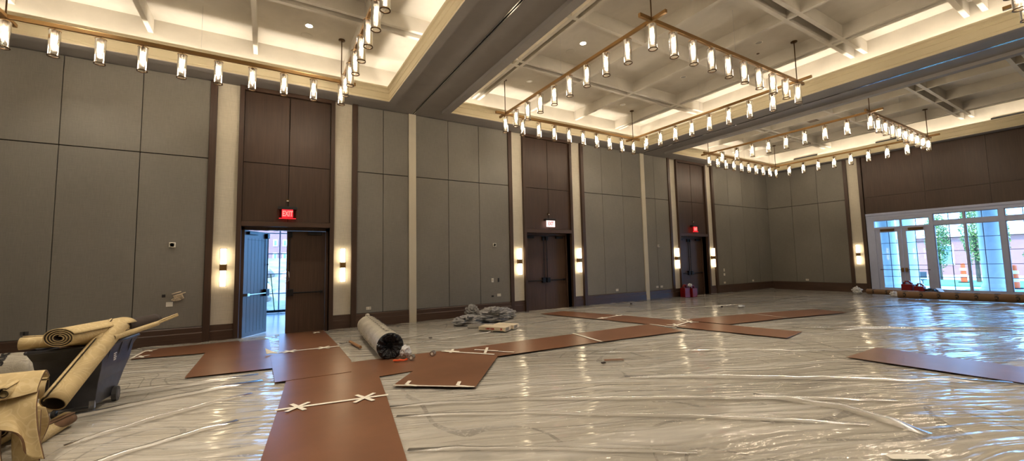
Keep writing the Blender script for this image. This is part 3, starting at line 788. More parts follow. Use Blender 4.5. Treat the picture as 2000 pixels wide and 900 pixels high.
# ------------------------------------------------------------------ sconces
def sconce():
    e = empty('wall_sconce', (0, 0, 0)); hw, zc, hh = .058, 1.545, .40
    MB().box(-.035, .035, 0, .075, zc - .06, zc + .06).build('wall_plate', M['bronze'], e)
    MB().box(-hw - .004, hw + .004, -.075, .012, zc - .065, zc + .065).build('centre_band', M['gold'], e, bevel=.003)
    for s_ in (-1, 1):
        a, b = sorted((zc + s_ * .066, zc + s_ * (hh - .008)))
        MB().box(-hw + .006, hw - .006, -.068, .004, a, b).build('glass_shade', M['sconce'], e, bevel=.006)
        q = sorted((zc + s_ * (hh - .008), zc + s_ * hh)); f = MB().box(-hw, hw, -.074, .01, *q)
        for x in (-hw, hw): f.box(x - .003, x + .003, -.076, -.070, *sorted((zc + s_ * .06, zc + s_ * hh)))
        f.build('frame', M['bronze'], e)
    return e
sc = sconce(); first = True
scl = []
dn = ['open door', 'middle double door', 'far double door']
spots = []
for i, c in enumerate(DC):
    for s_, w in ((-1, 'left'), (1, 'right')):
        spots.append(((c + s_ * (CAS + FIN0) / 2, W - .035, 0), 0, 'lit two-part wall sconce on the pale strip %s of the %s' % (w, dn[i])))
spots.append(((L - .045, 7.09, 0), -PI / 2, 'lit two-part wall sconce on the window wall, left of the white french doors'))
for loc, rz, lab in spots:
    o = sc if first else copy_tree(sc); first = False
    o.location = loc; o.rotation_euler = (0, 0, rz); tag(o, lab, 'wall lamp', 'lit wall sconces')

# ------------------------------------------------------------------ exit signs and wall devices
def exit_sign(c, lit_white, lab):
    y = W - .1; z = 2.845; x = c - .01
    e = empty('exit_sign', (x, y, 2.6), lab, 'exit sign', 'hanging exit signs')
    MB().box(x - .19, x + .19, y - .03, y + .11, z - .03, z + .03).build('housing', M['blackp'], e, bevel=.006)
    p = MB().box(x - .165, x + .165, y - .004, y + .004, 2.615, z - .03).build('panel', M['exitpanel'] if not lit_white else M['exitwhite'], e, label='pale glowing panel' if lit_white else 'clear edge-lit panel')
    if not lit_white:
        MB().box(x - .11, x + .105, y - .006, y - .004, 2.635, z - .035).build('red_field', M['exitred'], p)
        MB().box(x - .165, x + .165, y - .008, y + .006, 2.606, 2.618).build('lower_edge', M['exitred'], p)
    tx = text_mb('EXIT', .165, .002, .004)
    xf(tx, lambda a, b, c_: (x + a * .62, y - .008 - c_, 2.715 + b)).build('lettering', M['exitred'] if lit_white else M['exitdim'], p)
exit_sign(DC[0], False, 'red EXIT sign above the open door')
exit_sign(DC[1], True, 'pale EXIT sign with red letters above the middle double door')
exit_sign(DC[2], False, 'red EXIT sign above the far double door')
for i, c in enumerate(DC):
    e = empty('motion_sensor', (c - .01, W, 3.03), 'small bronze sensor on the wood panel above the exit sign of the %s' % dn[i], 'sensor')
    MB().box(c - .045, c + .025, W - .02, W + .02, 3.0, 3.06).build('body', M['bronze'], e, bevel=.004)
    MB().box(c - .03, c + .01, W - .028, W - .018, 3.01, 3.03).build('lens', M['white'], e)
def plate(x, z, w, h, m, name, lab, cat, inset=None, y=W - .005, d=.012):
    e = empty(name, (x, y, z), lab, cat)
    MB().box(x - w / 2, x + w / 2, y - d, y + .001, z - h / 2, z + h / 2).build('cover_plate', M[m], e, bevel=.003)
    if inset:
        mb = MB()
        for dx, dz, iw, ih in inset: mb.box(x + dx - iw / 2, x + dx + iw / 2, y - d - .003, y - d + .001, z + dz - ih / 2, z + dz + ih / 2)
        mb.build('insert', M['cream'] if m != 'blackp' else M['rubber'], e)
    return e
ins = [(-.03, 0, .035, .06), (.03, 0, .035, .06)]
def strobe(x, z, lab):
    e = empty('alarm_speaker', (x, W, z), lab, 'alarm device')
    MB().box(x - .052, x + .052, W - .045, W, z - .052, z + .052).build('body', M['white'], e, bevel=.012)
    xf(MB().lathe([(.0, .001), (.036, .001), (.038, -.004)], (0, 0, 0), 16), lambda a, b, c_: (x + a, W - .046 + c_, z + b)).build('grille', M['cream'], e)
strobe(-1.60, 2.015, 'white square alarm, topmost device on the fabric wall left of the open door')
strobe(5.72, 2.04, 'white square alarm on the fabric wall left of the middle double door')
strobe(12.85, 2.03, 'white square alarm on the fabric wall left of the far double door')
plate(-1.70, 1.01, .055, .055, 'blackp', 'wall_socket', 'small black square socket on the fabric wall left of the open door', 'socket')
e = plate(-1.607, .84, .105, .09, 'white', 'switch_plate', 'blank white plate on the fabric wall left of the open door', 'wall plate')
# knotted cable bundle beside it
e = empty('cable_bundle', (-1.50, W, .97), 'coiled pale cable bundle sticking out of the wall above the white plate', 'cable')
for k in range(7):
    cx, cz = -1.50 + .02 * (k % 3) + .03 * (k % 2), .93 + .022 * k; pts = []
    for a in range(13):
        t_ = 2 * PI * a / 12; pts.append((cx + .07 * math.cos(t_), W - .05 - .02 * math.sin(t_ * 2 + k), cz + .022 * math.sin(t_ + k * .3)))
    MB().path(pts, .008, 6).build('cable', M['carton'], e, smooth=True)
MB().path([(-1.54, W + .0, .90), (-1.54, W - .04, .92), (-1.5, W - .05, .96)], .01, 6).build('cable', M['carton'], e, smooth=True)
plate(-3.54, .478, .10, .06, 'blackp', 'wall_socket', 'black socket low on the fabric wall above the carpet pile', 'socket', ins)
plate(2.19, .48, .115, .072, 'white', 'power_outlet', 'white outlet low on the wall above the far end of the wrapped roll', 'power outlet', ins)
plate(5.645, 1.02, .07, .12, 'white', 'light_switch', 'white switch plate left of the middle double door', 'light switch', [(0, 0, .03, .06)])
plate(5.845, 1.02, .045, .11, 'blackp', 'wall_socket', 'small dark double socket beside the white switch left of the middle double door', 'socket', [(0, .025, .02, .02), (0, -.025, .02, .02)])
plate(5.64, .565, .07, .05, 'blackp', 'wall_socket', 'small black socket low on the wall left of the middle double door', 'socket')
plate(5.85, .585, .12, .075, 'white', 'power_outlet', 'white outlet low on the wall left of the middle double door', 'power outlet', ins)
plate(10.59, .48, .12, .075, 'white', 'power_outlet', 'white outlet low on the wall right of the middle double door', 'power outlet', ins)
plate(12.68, .485, .12, .075, 'white', 'power_outlet', 'left of two white outlets low on the wall left of the far double door', 'power outlet', ins)
plate(12.93, .485, .12, .075, 'white', 'power_outlet', 'right of two white outlets low on the wall left of the far double door', 'power outlet', ins)
plate(17.0, 1.0, .07, .12, 'white', 'light_switch', 'upper white switch plate right of the far double door', 'light switch', [(0, 0, .03, .06)])
plate(17.0, .81, .10, .10, 'white', 'wall_plate', 'lower white plate right of the far double door', 'wall plate')
plate(17.0, .46, .12, .075, 'white', 'power_outlet', 'white outlet low on the wall right of the far double door', 'power outlet', ins)
plate(19.2, .46, .12, .075, 'white', 'power_outlet', 'white outlet low on the long wall near the far corner', 'power outlet', ins)
e = empty('power_outlet', (L, 9.04, .46), 'white outlet low on the window wall between the corner and the sconce', 'power outlet')
MB().box(L - .018, L - .004, 8.98, 9.10, .42, .50).build('cover_plate', M['white'], e, bevel=.003)
MB().box(L - .021, L - .017, 9.00, 9.08, .435, .485).build('insert', M['cream'], e)

# ------------------------------------------------------------------ tilt truck full of carpet
def truck():
    e = empty('tilt_truck', (-1.70, 6.45, 0), 'scuffed black plastic tilt truck bin on wheels, heaped with carpet rolls', 'bin')
    rim = [(-2.03, 6.10), (-1.47, 6.13), (-1.36, 6.95), (-1.93, 6.93)]
    mid = [(-1.99, 6.14), (-1.49, 6.17), (-1.40, 6.91), (-1.90, 6.88)]
    low = [(-1.93, 6.20), (-1.53, 6.22), (-1.46, 6.84), (-1.86, 6.82)]
    bas = [(-1.88, 6.25), (-1.56, 6.27), (-1.50, 6.70), (-1.83, 6.68)]
    lv = [(rim, .715), (mid, .62), ([(a[0] * .6 + b[0] * .4, a[1] * .6 + b[1] * .4) for a, b in zip(mid, low)], .46), (low, .33), (bas, .085)]
    vs = [(x, y, z) for P, z in lv for x, y in P]
    fs = [(4 * j + i, 4 * j + (i + 1) % 4, 4 * j + 4 + (i + 1) % 4, 4 * j + 4 + i) for j in range(4) for i in range(4)] + [(16, 17, 18, 19)]
    b = MB().add(vs, fs).build('bin_body', M['bin'], e, solid=.012, bevel=.02)
    rp = [Vector((x, y, .715)) for x, y in rim]
    mb = MB()
    for i in range(4): mb.tube(rp[i], rp[(i + 1) % 4], .020, n=10)
    for p in rp: mb.sphere(p, .021, .021, .021)
    mb.build('rim', M['bin'], e, smooth=True)
    mb = MB()
    for y in (6.3, 6.55, 6.8):
        mb = MB(); mb.prism([(-1.475 + (y - 6.13) * .13, y - .02, .70), (-1.475 + (y - 6.13) * .13, y + .02, .70), (-1.52 + (y - 6.13) * .12, y, .5)], (.014, 0, 0)); mb.build('rib', M['bin'], e)
    for nm, x, y, r in (('wheel', -1.475, 6.66, .085), ('wheel', -1.90, 6.64, .085)):
        w = MB().tube((x - .022, y, r), (x + .022, y, r), r, n=20).build(nm, M['rubber'], e)
        MB().tube((x - .026, y, r), (x + .026, y, r), r * .55, n=14).build('hub', M['greyink'], w)
    for x, y in ((-1.57, 6.26), (-1.86, 6.27)):
        w = MB().tube((x - .015, y, .045), (x + .015, y, .045), .045, n=16).build('caster', M['rubber'], e)
        MB().box(x - .022, x + .022, y - .02, y + .02, .05, .13).build('fork', M['chrome'], w)
    lb = MB()
    for k in range(4): lb.box(-1.437, -1.434, 6.34, 6.44 - .02 * (k % 2), .585 - k * .022, .597 - k * .022)
    lb.build('sticker', M['white'], e, label='small white printed sticker')
    return e
truck()

def spiral_roll(name, p0, p1, R, turns, thick, lab, cat='carpet roll', oval=1.0, open_=.0, m='carpet', tilt=0, gap=1.25, group=None, n=26):
    """carpet rolled up: a spiral sheet with real thickness swept along p0-p1"""
    p0, p1 = Vector(p0), Vector(p1); d = (p1 - p0).normalized()
    a = d.cross(Vector((0, 0, 1))).normalized(); b = a.cross(d).normalized()
    if b.z < 0: b = -b
    K = int(turns * n); vs = []; fs = []; ln = (p1 - p0).length; NS = 9
    e = empty(name, (p0 + p1) / 2, lab, cat, group)
    def pt(r, th, s_): 
        q = (a * math.cos(th) * oval + b * math.sin(th) / math.sqrt(oval)) * r
        c = p0.lerp(p1, s_)
        wob = 1 + .03 * noise.noise(Vector((s_ * 3, th * .5, R * 9)))
        return c + q * wob
    for j in range(NS):
        for k in range(K + 1):
            th = 2 * PI * k / n + tilt; r = R - (thick * gap) * (k / n)
            if open_ and k < 5: r += open_ * (5 - k) / 5 * R
            vs.append(pt(max(r, .008), th, j / (NS - 1)))
    m1 = K + 1
    for j in range(NS - 1): fs += [(j * m1 + k, (j + 1) * m1 + k, (j + 1) * m1 + k + 1, j * m1 + k + 1) for k in range(K)]
    o = MB().add(vs, fs).build('pile_side', M[m], e, smooth=True)
    md = o.modifiers.new('s', 'SOLIDIFY'); md.thickness = thick * .45; md.offset = 1
    vs2 = []
    for j in range(NS):
        for k in range(K + 1):
            th = 2 * PI * k / n + tilt; r = R - (thick * gap) * (k / n) - thick * .45
            if open_ and k < 5: r += open_ * (5 - k) / 5 * R
            vs2.append(pt(max(r, .006), th, .001 + .998 * j / (NS - 1)))
    o2 = MB().add(vs2, fs).build('backing_side', M['backdark'], e, smooth=True)
    md = o2.modifiers.new('s', 'SOLIDIFY'); md.thickness = thick * .35; md.offset = 1
    return e
spiral_roll('carpet_roll', (-1.775, 5.98, .855), (-1.43, 6.62, .875), .112, 4.2, .017, 'beige carpet roll on top of the bin, its dark spiral end facing left', oval=1.45, m='carpet', tilt=.4)
spiral_roll('carpet_roll', (-1.662, 5.58, .305), (-1.43, 6.42, .905), .098, 1.15, .020, 'long beige carpet roll leaning out over the front of the bin down toward the floor', tilt=1.9)
spiral_roll('carpet_roll', (-1.42, 6.2, .79), (-1.17, 6.92, .845), .036, 2.0, .012, 'thin carpet roll lying along the right rim of the bin', tilt=2)
spiral_roll('carpet_roll', (-1.24, 6.75, .82), (-1.02, 7.25, .90), .022, 1.5, .010, 'thinnest carpet strip roll sticking up past the right end of the bin', tilt=1)
spiral_roll('carpet_roll', (-1.40, 6.50, .865), (-1.22, 7.02, .88), .075, 1.6, .014, 'short curled carpet piece at the back right of the bin, dark inside', oval=1.1, tilt=-.5, m='backdark')
spiral_roll('carpet_roll', (-2.10, 6.16, .815), (-1.50, 6.22, .80), .072, 1.6, .02, 'flattened carpet bundle hanging over the left rim of the bin', oval=1.15, tilt=2.2)
MB_fill = tag(MB().sphere((-1.68, 6.58, .70), .24, .38, .10, 16, 8).build('carpet_scrap', M['backing'], smooth=True), 'dark scraps of carpet filling the bin below the rolls', 'carpet scrap')

def patch(ctrl, thick, m, name, parent, m2=None, res=8):
    """smooth surface through a grid of control points (Catmull-Rom), with thickness"""
    def cr(p0, p1, p2, p3, t):
        return .5 * ((2 * p1) + (p2 - p0) * t + (2 * p0 - 5 * p1 + 4 * p2 - p3) * t * t + (3 * p1 - p0 - 3 * p2 + p3) * t ** 3)
    def line(P, res):
        out = []
        for i in range(len(P) - 1):
            q = [P[max(i - 1, 0)], P[i], P[i + 1], P[min(i + 2, len(P) - 1)]]
            for k in range(res): out.append(cr(*q, k / res))
        return out + [P[-1]]
    rows_ = [line([Vector(p) for p in r], res) for r in ctrl]
    cols = [line([r[i] for r in rows_], res) for i in range(len(rows_[0]))]
    nc, nr = len(cols), len(cols[0]); vs = [cols[i][j] for j in range(nr) for i in range(nc)]
    fs = [(j * nc + i, j * nc + i + 1, (j + 1) * nc + i + 1, (j + 1) * nc + i) for j in range(nr - 1) for i in range(nc - 1)]
    o = MB().add(vs, fs).build(name, m, parent, smooth=True)
    md = o.modifiers.new('s', 'SOLIDIFY'); md.thickness = thick; md.offset = 0
    if m2:
        o.data.materials.append(m2); md.material_offset = 0; md.material_offset_rim = 1
    return o
# foreground pile of folded carpet at the left edge
def thing_patch(ctrl, lab, thick=.014, name='carpet_piece', m='carpet', m2='backing'):
    o = patch(ctrl, thick, M[m], name, None, M[m2]); return tag(o, lab, 'carpet piece', 'carpet offcuts piled at the left')
thing_patch([[(-2.5, 5.62, .50), (-1.95, 5.55, .57), (-1.66, 5.45, .58)], [(-2.4, 5.32, .66), (-1.85, 5.22, .675), (-1.585, 5.12, .685)],
             [(-2.3, 5.05, .62), (-1.80, 5.00, .60), (-1.575, 4.98, .60)], [(-2.3, 4.98, .54), (-1.80, 4.93, .52), (-1.57, 4.94, .55)]],
            'folded beige carpet piece on top of the foreground pile, left edge of picture')
thing_patch([[(-2.4, 5.28, .57), (-1.90, 5.12, .555), (-1.72, 5.03, .55), (-1.57, 4.97, .56)], [(-2.3, 5.10, .50), (-1.82, 4.98, .47), (-1.67, 4.93, .46), (-1.545, 4.87, .45)],
             [(-2.2, 4.97, .43), (-1.74, 4.88, .385), (-1.61, 4.84, .30), (-1.50, 4.79, .27)], [(-2.1, 4.90, .37), (-1.645, 4.80, .30), (-1.545, 4.76, .12), (-1.44, 4.73, .075)]],
            'large slack beige carpet piece draped down the front of the foreground pile')
thing_patch([[(-1.72, 5.02, .40), (-1.62, 4.98, .40), (-1.55, 4.97, .40)], [(-1.70, 4.97, .20), (-1.60, 4.92, .20), (-1.525, 4.90, .2)], [(-1.67, 4.92, .035), (-1.58, 4.88, .035), (-1.50, 4.84, .035)]],
            'carpet piece showing below the torn edge of the draped piece in the foreground')
thing_patch([[(-2.6, 5.15, .42), (-2.1, 5.04, .42), (-1.76, 4.98, .38)], [(-2.5, 5.05, .18), (-2.05, 4.96, .18), (-1.74, 4.91, .18)], [(-2.5, 4.95, .035), (-2.0, 4.89, .035), (-1.70, 4.85, .035)]],
            'carpet piece at the bottom left corner of the picture, with layered edges')
spiral_roll('carpet_roll', (-1.750, 4.915, .573), (-1.70, 5.25, .63), .046, 1.08, .012, 'small carpet tube whose dark open end shows in the foreground pile', tilt=1)
spiral_roll('carpet_roll', (-2.25, 5.86, .40), (-1.82, 5.93, .385), .10, 1.5, .014, 'pale round-ended carpet roll between the foreground pile and the bin', tilt=1.2)
thing_patch([[(-1.80, 5.15, .44), (-1.64, 5.12, .40), (-1.57, 5.12, .38)], [(-1.76, 5.12, .28), (-1.60, 5.08, .27), (-1.525, 5.06, .27)], [(-1.70, 5.08, .12), (-1.60, 5.05, .10), (-1.56, 5.05, .12)]],
            'rounded carpet flap sticking out to the right behind the draped piece')
spiral_roll('carpet_roll', (-1.72, 5.30, .10), (-1.60, 5.80, .09), .055, 1.7, .012, 'grey-brown carpet roll on the floor under the leaning roll', m='backing', tilt=1)
for k in range(5):
    spiral_roll('carpet_roll', (-2.35 + .16 * k, 5.08 + .05 * k, .08 + .14 * (k % 2)), (-2.25 + .15 * k, 5.85, .08 + .14 * (k % 2)), .072, 1.6, .014,
                'carpet roll inside the foreground pile, mostly covered, %s' % ['farthest left', 'second from the left', 'at its middle', 'second from the right', 'nearest the bin'][k], tilt=k)

# white wrapped rolls
def wrapped_roll(p0, p1, R, name, lab, end_black=False, m='wrap'):
    p0, p1 = Vector(p0), Vector(p1); d = (p1 - p0).normalized(); a = d.cross(Vector((0, 0, 1))).normalized(); b = a.cross(d); b = b if b.z > 0 else -b
    e = empty(name, ((p0 + p1) / 2)[:2] + (0,), lab, 'roll')
    n, NS = 40, 40; vs = []; fs = []
    for j in range(NS + 1):
        s_ = j / NS
        for k in range(n):
            th = 2 * PI * k / n; w = 1 + .035 * noise.noise(Vector((s_ * 9, math.cos(th) * 2, math.sin(th) * 2))) + .02 * noise.noise(Vector((s_ * 30, math.cos(th) * 5, math.sin(th) * 5)))
            if j in (0, NS): w *= .97
            q = p0.lerp(p1, s_) + (a * math.cos(th) + b * math.sin(th)) * R * w
            vs.append((q.x, q.y, max(q.z, .03)))
    for j in range(NS): fs += [(j * n + k, j * n + (k + 1) % n, (j + 1) * n + (k + 1) % n, (j + 1) * n + k) for k in range(n)]
    if not end_black: fs += [tuple(range(n))[::-1]]
    fs += [tuple(NS * n + k for k in range(n))]
    MB().add(vs, fs).build('wrapping', M[m], e, smooth=True)
    if end_black:   # gathered black film over the near end with a cardboard core hole
        vs = []; fs = []; rr = [.99, .93, .8, .62, .42, .27, .22]; ins_ = [-.0, -.03, -.035, -.015, .012, .03, .03]; n = 72
        for r, i_ in zip(rr, ins_):
            for k in range(n):
                th = 2 * PI * k / n; pl = (.012 * math.sin(th * 13 + r * 3) + .012 * noise.noise(Vector((math.cos(th) * 5, math.sin(th) * 5, r * 3)))) * (1 if r < .95 else 0)
                q = p0 + (a * math.cos(th) + b * math.sin(th)) * R * r + d * (i_ + pl - .0)
                vs.append((q.x, q.y, max(q.z, .03)))
        for j in range(len(rr) - 1): fs += [(j * n + k, j * n + (k + 1) % n, (j + 1) * n + (k + 1) % n, (j + 1) * n + k) for k in range(n)]
        MB().add(vs, fs).build('end_cover', M['blackfilm'], e, smooth=True, label='gathered shiny black film')
        MB().tube(p0 + d * .10, p0 + d * .02, R * .22, n=24, caps=False).tube(p0 + d * .11, p0 + d * .10, R * .22, n=24).build('core_tube', M['blackp'], e)
    return e, (p0, p1, d, a, b, R)
def wrap_text(fr, txt, size, s_at, th_at, flow, m, par, name='printing', squeeze=1, z0=.004, R_f=1.035, bold=0):
    """print on the curved side: flow=+1 text runs along the axis, 0 around it"""
    p0, p1, d, a, b, R = fr; ln = (p1 - p0).length; tx = text_mb(txt, size, 0, bold)
    def f(u, v, w):
        if flow == 2: s_, th = s_at - v / ln, th_at + u / R
        elif flow: s_, th = s_at + flow * u / ln, th_at + flow * v / R * squeeze
        else: s_, th = s_at + v / ln, th_at - u / R
        wv = R_f
        q = p0.lerp(p1, s_) + (a * math.cos(th) + b * math.sin(th)) * (R * wv + z0); return (q.x, q.y, q.z)
    return xf(tx, f).build(name, m, par)
e, fr = wrapped_roll((1.745, 6.75, .225), (1.93, 9.35, .225), .215, 'wrapped_roll', 'large white plastic-wrapped roll with printing and a crinkled black end, lying by the open door', True)
for k in range(11): wrap_text(fr, 'F7L', .15, .07 + .085 * k, 1.3, 0, M['greyink'], e, R_f=1.05)
for k in range(8): wrap_text(fr, 'I', .13, .07 + .12 * k, 3.25, 0, M['ink'], e, R_f=1.06)
MB().add(*[list(x) for x in (lambda q: (q.v, q.f))(MB().sphere((1.93, 9.36, .44), .05, .04, .045, 8, 5))]).build('twisted_end', M['wrap'], e)
e, fr = wrapped_roll((-2.80, 8.72, .20), (-5.0, 8.95, .20), .19, 'wrapped_roll', 'white plastic-wrapped roll with black letters at the left picture edge, behind the pile')
wrap_text(fr, 'ons', .17, .125, 2.25, 2, M['ink'], e, bold=.006, R_f=1.05)
tag(MB().tube((1.44, 8.55, .06), (1.50, 7.85, .06), .026, n=16).build('cardboard_tube', M['cardb']), 'short brown cardboard tube beside the wrapped roll', 'cardboard tube')

def crumple(c, r, m, name, lab, cat, seed=0, amp=.5, n=28, mm=18, group=None):
    t = MB().sphere((0, 0, 0), 1, 1, 1, n, mm); vs = []
    for v in t.v:
        p = Vector(v); k = 1 + amp * noise.noise(p * 2.2 + Vector((seed, 0, 0))) + amp * .5 * noise.noise(p * 5 + Vector((0, seed, 0)))
        if m == 'heap': k = .8 + amp * 1.1 * (1 - 2.6 * abs(noise.noise(Vector((p.x * 1.3 + seed, p.y * 3.2, p.z * 4.5))))) + .12 * noise.noise(p * 7)
        vs.append((c[0] + p.x * k * r[0], c[1] + p.y * k * r[1], max(.032, c[2] + p.z * k * r[2])))
    return tag(MB().add(vs, t.f).build(name, M[m], None), lab, cat, group)
crumple((1.95, 6.60, .14), (.085, .07, .09), 'paperw', 'crumpled_film', 'crumpled white film lump at the black end of the wrapped roll', 'crumpled film', 2, .3)
for x, y, lab in ((1.99, 6.42, 'small tin lid lying left, touching the film lump by the wrapped roll'), (2.36, 6.50, 'small round tin lying alone on the brown board right of the wrapped roll')):
    e = empty('tin_can', (x, y, .04), lab, 'tin')
    MB().tube((x - .02, y - .035, .078), (x + .03, y + .02, .078), .040, n=20).build('can_body', M['tin'], e)
    MB().tube((x - .0215, y - .0365, .078), (x - .0195, y - .0345, .078), .022, n=16).build('lid', M['white'], e)
e = empty('utility_knife', (1.72, 6.52, .04), 'orange plastic tool lying below the black end of the wrapped roll', 'tool')
MB().path([(1.72, 6.47, .055), (1.78, 6.42, .058), (1.86, 6.39, .055), (1.92, 6.42, .058)], .014, 8).build('grip', M['orange'], e)
MB().path([(1.78, 6.44, .05), (1.82, 6.48, .055), (1.87, 6.45, .05)], .009, 6).build('guard', M['orange'], e)
# torn scrap lifted off the boards and small litter
thing = patch([[(.05, 8.30, .05), (.14, 8.27, .055), (.24, 8.20, .05)], [(.03, 8.36, .14), (.12, 8.33, .09), (.2, 8.28, .06)]], .003, M['tape'], 'paper_scrap', None, M['backdark'])
tag(thing, 'small torn scrap standing up on the boards inside the open door', 'paper scrap')
tag(MB().path([(1.26, 8.62, .035), (1.30, 8.52, .035), (1.38, 8.58, .04), (1.40, 8.68, .04)], .006, 6).build('wire_scrap', M['ink']), 'short bent black wire on the film left of the wrapped roll', 'wire')
LIT = [(2.9, 8.1, 'tiny dark crumb on the film right of the wrapped roll'), (4.25, 4.55, 'small flat brown flake on the film in mid floor'), (11.9, 7.5, 'small dark crumb on the film left of the white scrap near the far wall'),
       (10.6, 9.9, 'small black block on the film at the foot of the second white wall strip')]
for x, y, lab in LIT: tag(MB().box(x - .03, x + .03, y - .02, y + .02, .03, .045 if x < 9 else .07).build('debris_crumb', M['backdark']), lab, 'debris')
crumple((12.4, 7.2, .05), (.12, .08, .03), 'paperw', 'crumpled_film', 'small white film scrap on the floor in front of the far corner', 'crumpled film', 5)
tag(MB().prism([(4.35, 4.63, .034), (4.62, 4.50, .034), (4.66, 4.56, .034), (4.40, 4.70, .034)], (0, 0, .004)).build('board_offcut', M['board']), 'small brown board offcut on the film in mid floor', 'debris')

# heap of clear film and the cartons
hp = empty('film_heap', (4.9, 9.5, .03), 'heap of crumpled clear film lying against the baseboard behind the cartons', 'plastic film')
for k, (c, r) in enumerate([((4.35, 9.38, .10), (.36, .22, .13)), ((4.62, 9.75, .28), (.17, .14, .15)), ((5.08, 9.45, .17), (.42, .26, .18)), ((5.52, 9.72, .13), (.34, .22, .16))]):
    o = crumple(c, r, 'heap', 'film_lobe', None, None, k * 3 + 1, .42, 40, 26)
    o.parent = hp; o.matrix_parent_inverse = Matrix.Translation((-4.9, -9.5, -.03))
def carton(c, ang, l, w, h, lab):
    e = empty('carton', (c[0], c[1], .03), lab, 'carton', 'flat white cartons on the film', rz=0)
    ca, sa = math.cos(ang), math.sin(ang)
    T = lambda u, v, z: (c[0] + u * ca - v * sa, c[1] + u * sa + v * ca, z)
    def bx(nm, m, u0, u1, v0, v1, z0, z1, par=e):
        mb = MB().box(u0, u1, v0, v1, z0, z1); return xf(mb, T).build(nm, M[m], par)
    b = bx('carton_body', 'carton', -l / 2, l / 2, -w / 2, w / 2, .035, .035 + h)
    bx('bottom_edge', 'ink', -l / 2 + .02, l / 2 - .03, -w / 2 - .002, -w / 2, .035, .043)
    tx = text_mb('LABEY NGER', h * .48, 0, .003); xf(tx, lambda u, v, z: T(u * .9 - .04, -w / 2 - .003, .035 + h * .52 + v)).build('red_lettering', M['redink'], e)
    tx = text_mb('X', h * .6, 0, .006); xf(tx, lambda u, v, z: T(l / 2 - .09 + u, -w / 2 - .003, .035 + h * .5 + v)).build('red_mark', M['redink'], e)
    mb = MB()
    for k in range(6): mb.box(l / 2 + .001, l / 2 + .003, -w / 2 + .03 + k * .03, -w / 2 + .042 + k * .03 + .004 * (k % 3), .045, .025 + h)
    xf(mb, T).build('end_print', M['greyink'], e)
    return e
carton((4.41, 8.14, 0), -.96, .65, .32, .085, 'flat white carton with red lettering on the film, nearer and larger one')
carton((4.76, 8.24, 0), -.96, .50, .30, .085, 'small flat white carton with red print, behind and right of the larger one')
tag(MB().prism([(4.02, 8.75, .035), (4.40, 8.62, .035), (4.75, 8.9, .035), (4.2, 9.10, .035)], (0, 0, .03)).build('folded_film', M['filmfold']), 'flat folded film slab between the film heap and the carton', 'plastic film')

# far kraft-paper rolls and litter by the windows
def kraft(p0, p1, R, lab, nt, t0):
    p0, p1 = Vector(p0), Vector(p1); d = (p1 - p0).normalized(); a = d.cross(Vector((0, 0, 1))).normalized(); b = a.cross(d); b = b if b.z > 0 else -b
    e = empty('paper_roll', ((p0 + p1) / 2)[:2] + (0,), lab, 'paper roll', 'brown paper rolls below the windows')
    MB().tube(p0, p1, R, n=32).build('roll_body', M['kraft'], e, smooth=False)
    MB().tube(p0 - d * .004, p0, R * .35, n=16).build('core', M['backdark'], e)
    fr = (p0, p1, d, a, b, R); ln = (p1 - p0).length
    for k in range(nt): wrap_text(fr, 'fora', R * 1.3, t0 + k * (.40 / ln), .35, 0, M['ink'], e, R_f=1.0, z0=.002, bold=.006)
    return e
kraft((18.45, 5.28, .165), (18.95, .6, .165), .125, 'long brown paper roll with repeated black letters, lying in front of the windows', 11, .04)
kraft((19.70, 6.52, .135), (19.55, 5.05, .135), .095, 'shorter brown paper roll behind the long one, below the french doors', 3, .15)
crumple((19.75, 6.85, .14), (.16, .14, .14), 'paperw', 'crumpled_film', 'crumpled white film at the left end of the shorter brown roll', 'crumpled film', 8)
crumple((19.2, 5.60, .10), (.13, .10, .10), 'paperw', 'crumpled_film', 'small crumpled white film between the two brown rolls', 'crumpled film', 9)
def gas_can(x, y, lab, rz=0, s=1.0):
    e = empty('red_can', (x, y, .02), lab, 'can', None)
    f = lambda mb, nm, m, **k: xf(mb, lambda a, b, c: (x + (a * math.cos(rz) - b * math.sin(rz)) * s, y + (a * math.sin(rz) + b * math.cos(rz)) * s, .03 + c * s)).build(nm, M[m], e, **k)
    f(MB().box(-.13, .13, -.09, .09, 0, .30), 'can_body', 'redcan', bevel=.02)
    f(MB().prism([(-.11, -.03, .30), (-.11, -.03, .33), (-.04, -.03, .40), (.05, -.03, .40), (.08, -.03, .30), (.05, -.03, .30), (.03, -.03, .365), (-.03, -.03, .365), (-.07, -.03, .31)], (0, .06, 0)), 'handle', 'redcan')
    f(MB().tube((.09, 0, .30), (.09, 0, .36), .028, n=12), 'cap', 'blackp')
    return e
gas_can(20.45, 5.55, 'left of the red cans standing in front of the white french doors', 1.4, 1.25)
gas_can(20.40, 5.22, 'right red can standing in front of the white french doors', 1.4, 1.05)
e = crumple((20.4, 4.92, .14), (.2, .18, .13), 'blackp', 'black_bag', 'small black bag slumped right of the red cans by the french doors', 'bag', 4, .3)
thing = patch([[(20.3, 4.8, .30), (20.0, 4.55, .14), (19.7, 4.2, .05)], [(20.5, 4.7, .28), (20.2, 4.45, .10), (19.95, 4.1, .05)]], .004, M['paperw'], 'film_strip', None)
tag(thing, 'pale film sloping down beside the black bag below the windows', 'plastic film')
gas_can(14.00, 10.28, 'left dark red can standing before the far double door', 0, 1.25)
gas_can(14.34, 10.20, 'right dark red can standing before the far double door', 0, 1.15)
crumple((14.05, 10.1, .50), (.10, .07, .06), 'paperw', 'crumpled_rag', 'white rag lying on top of the left red can at the far double door', 'rag', 12)

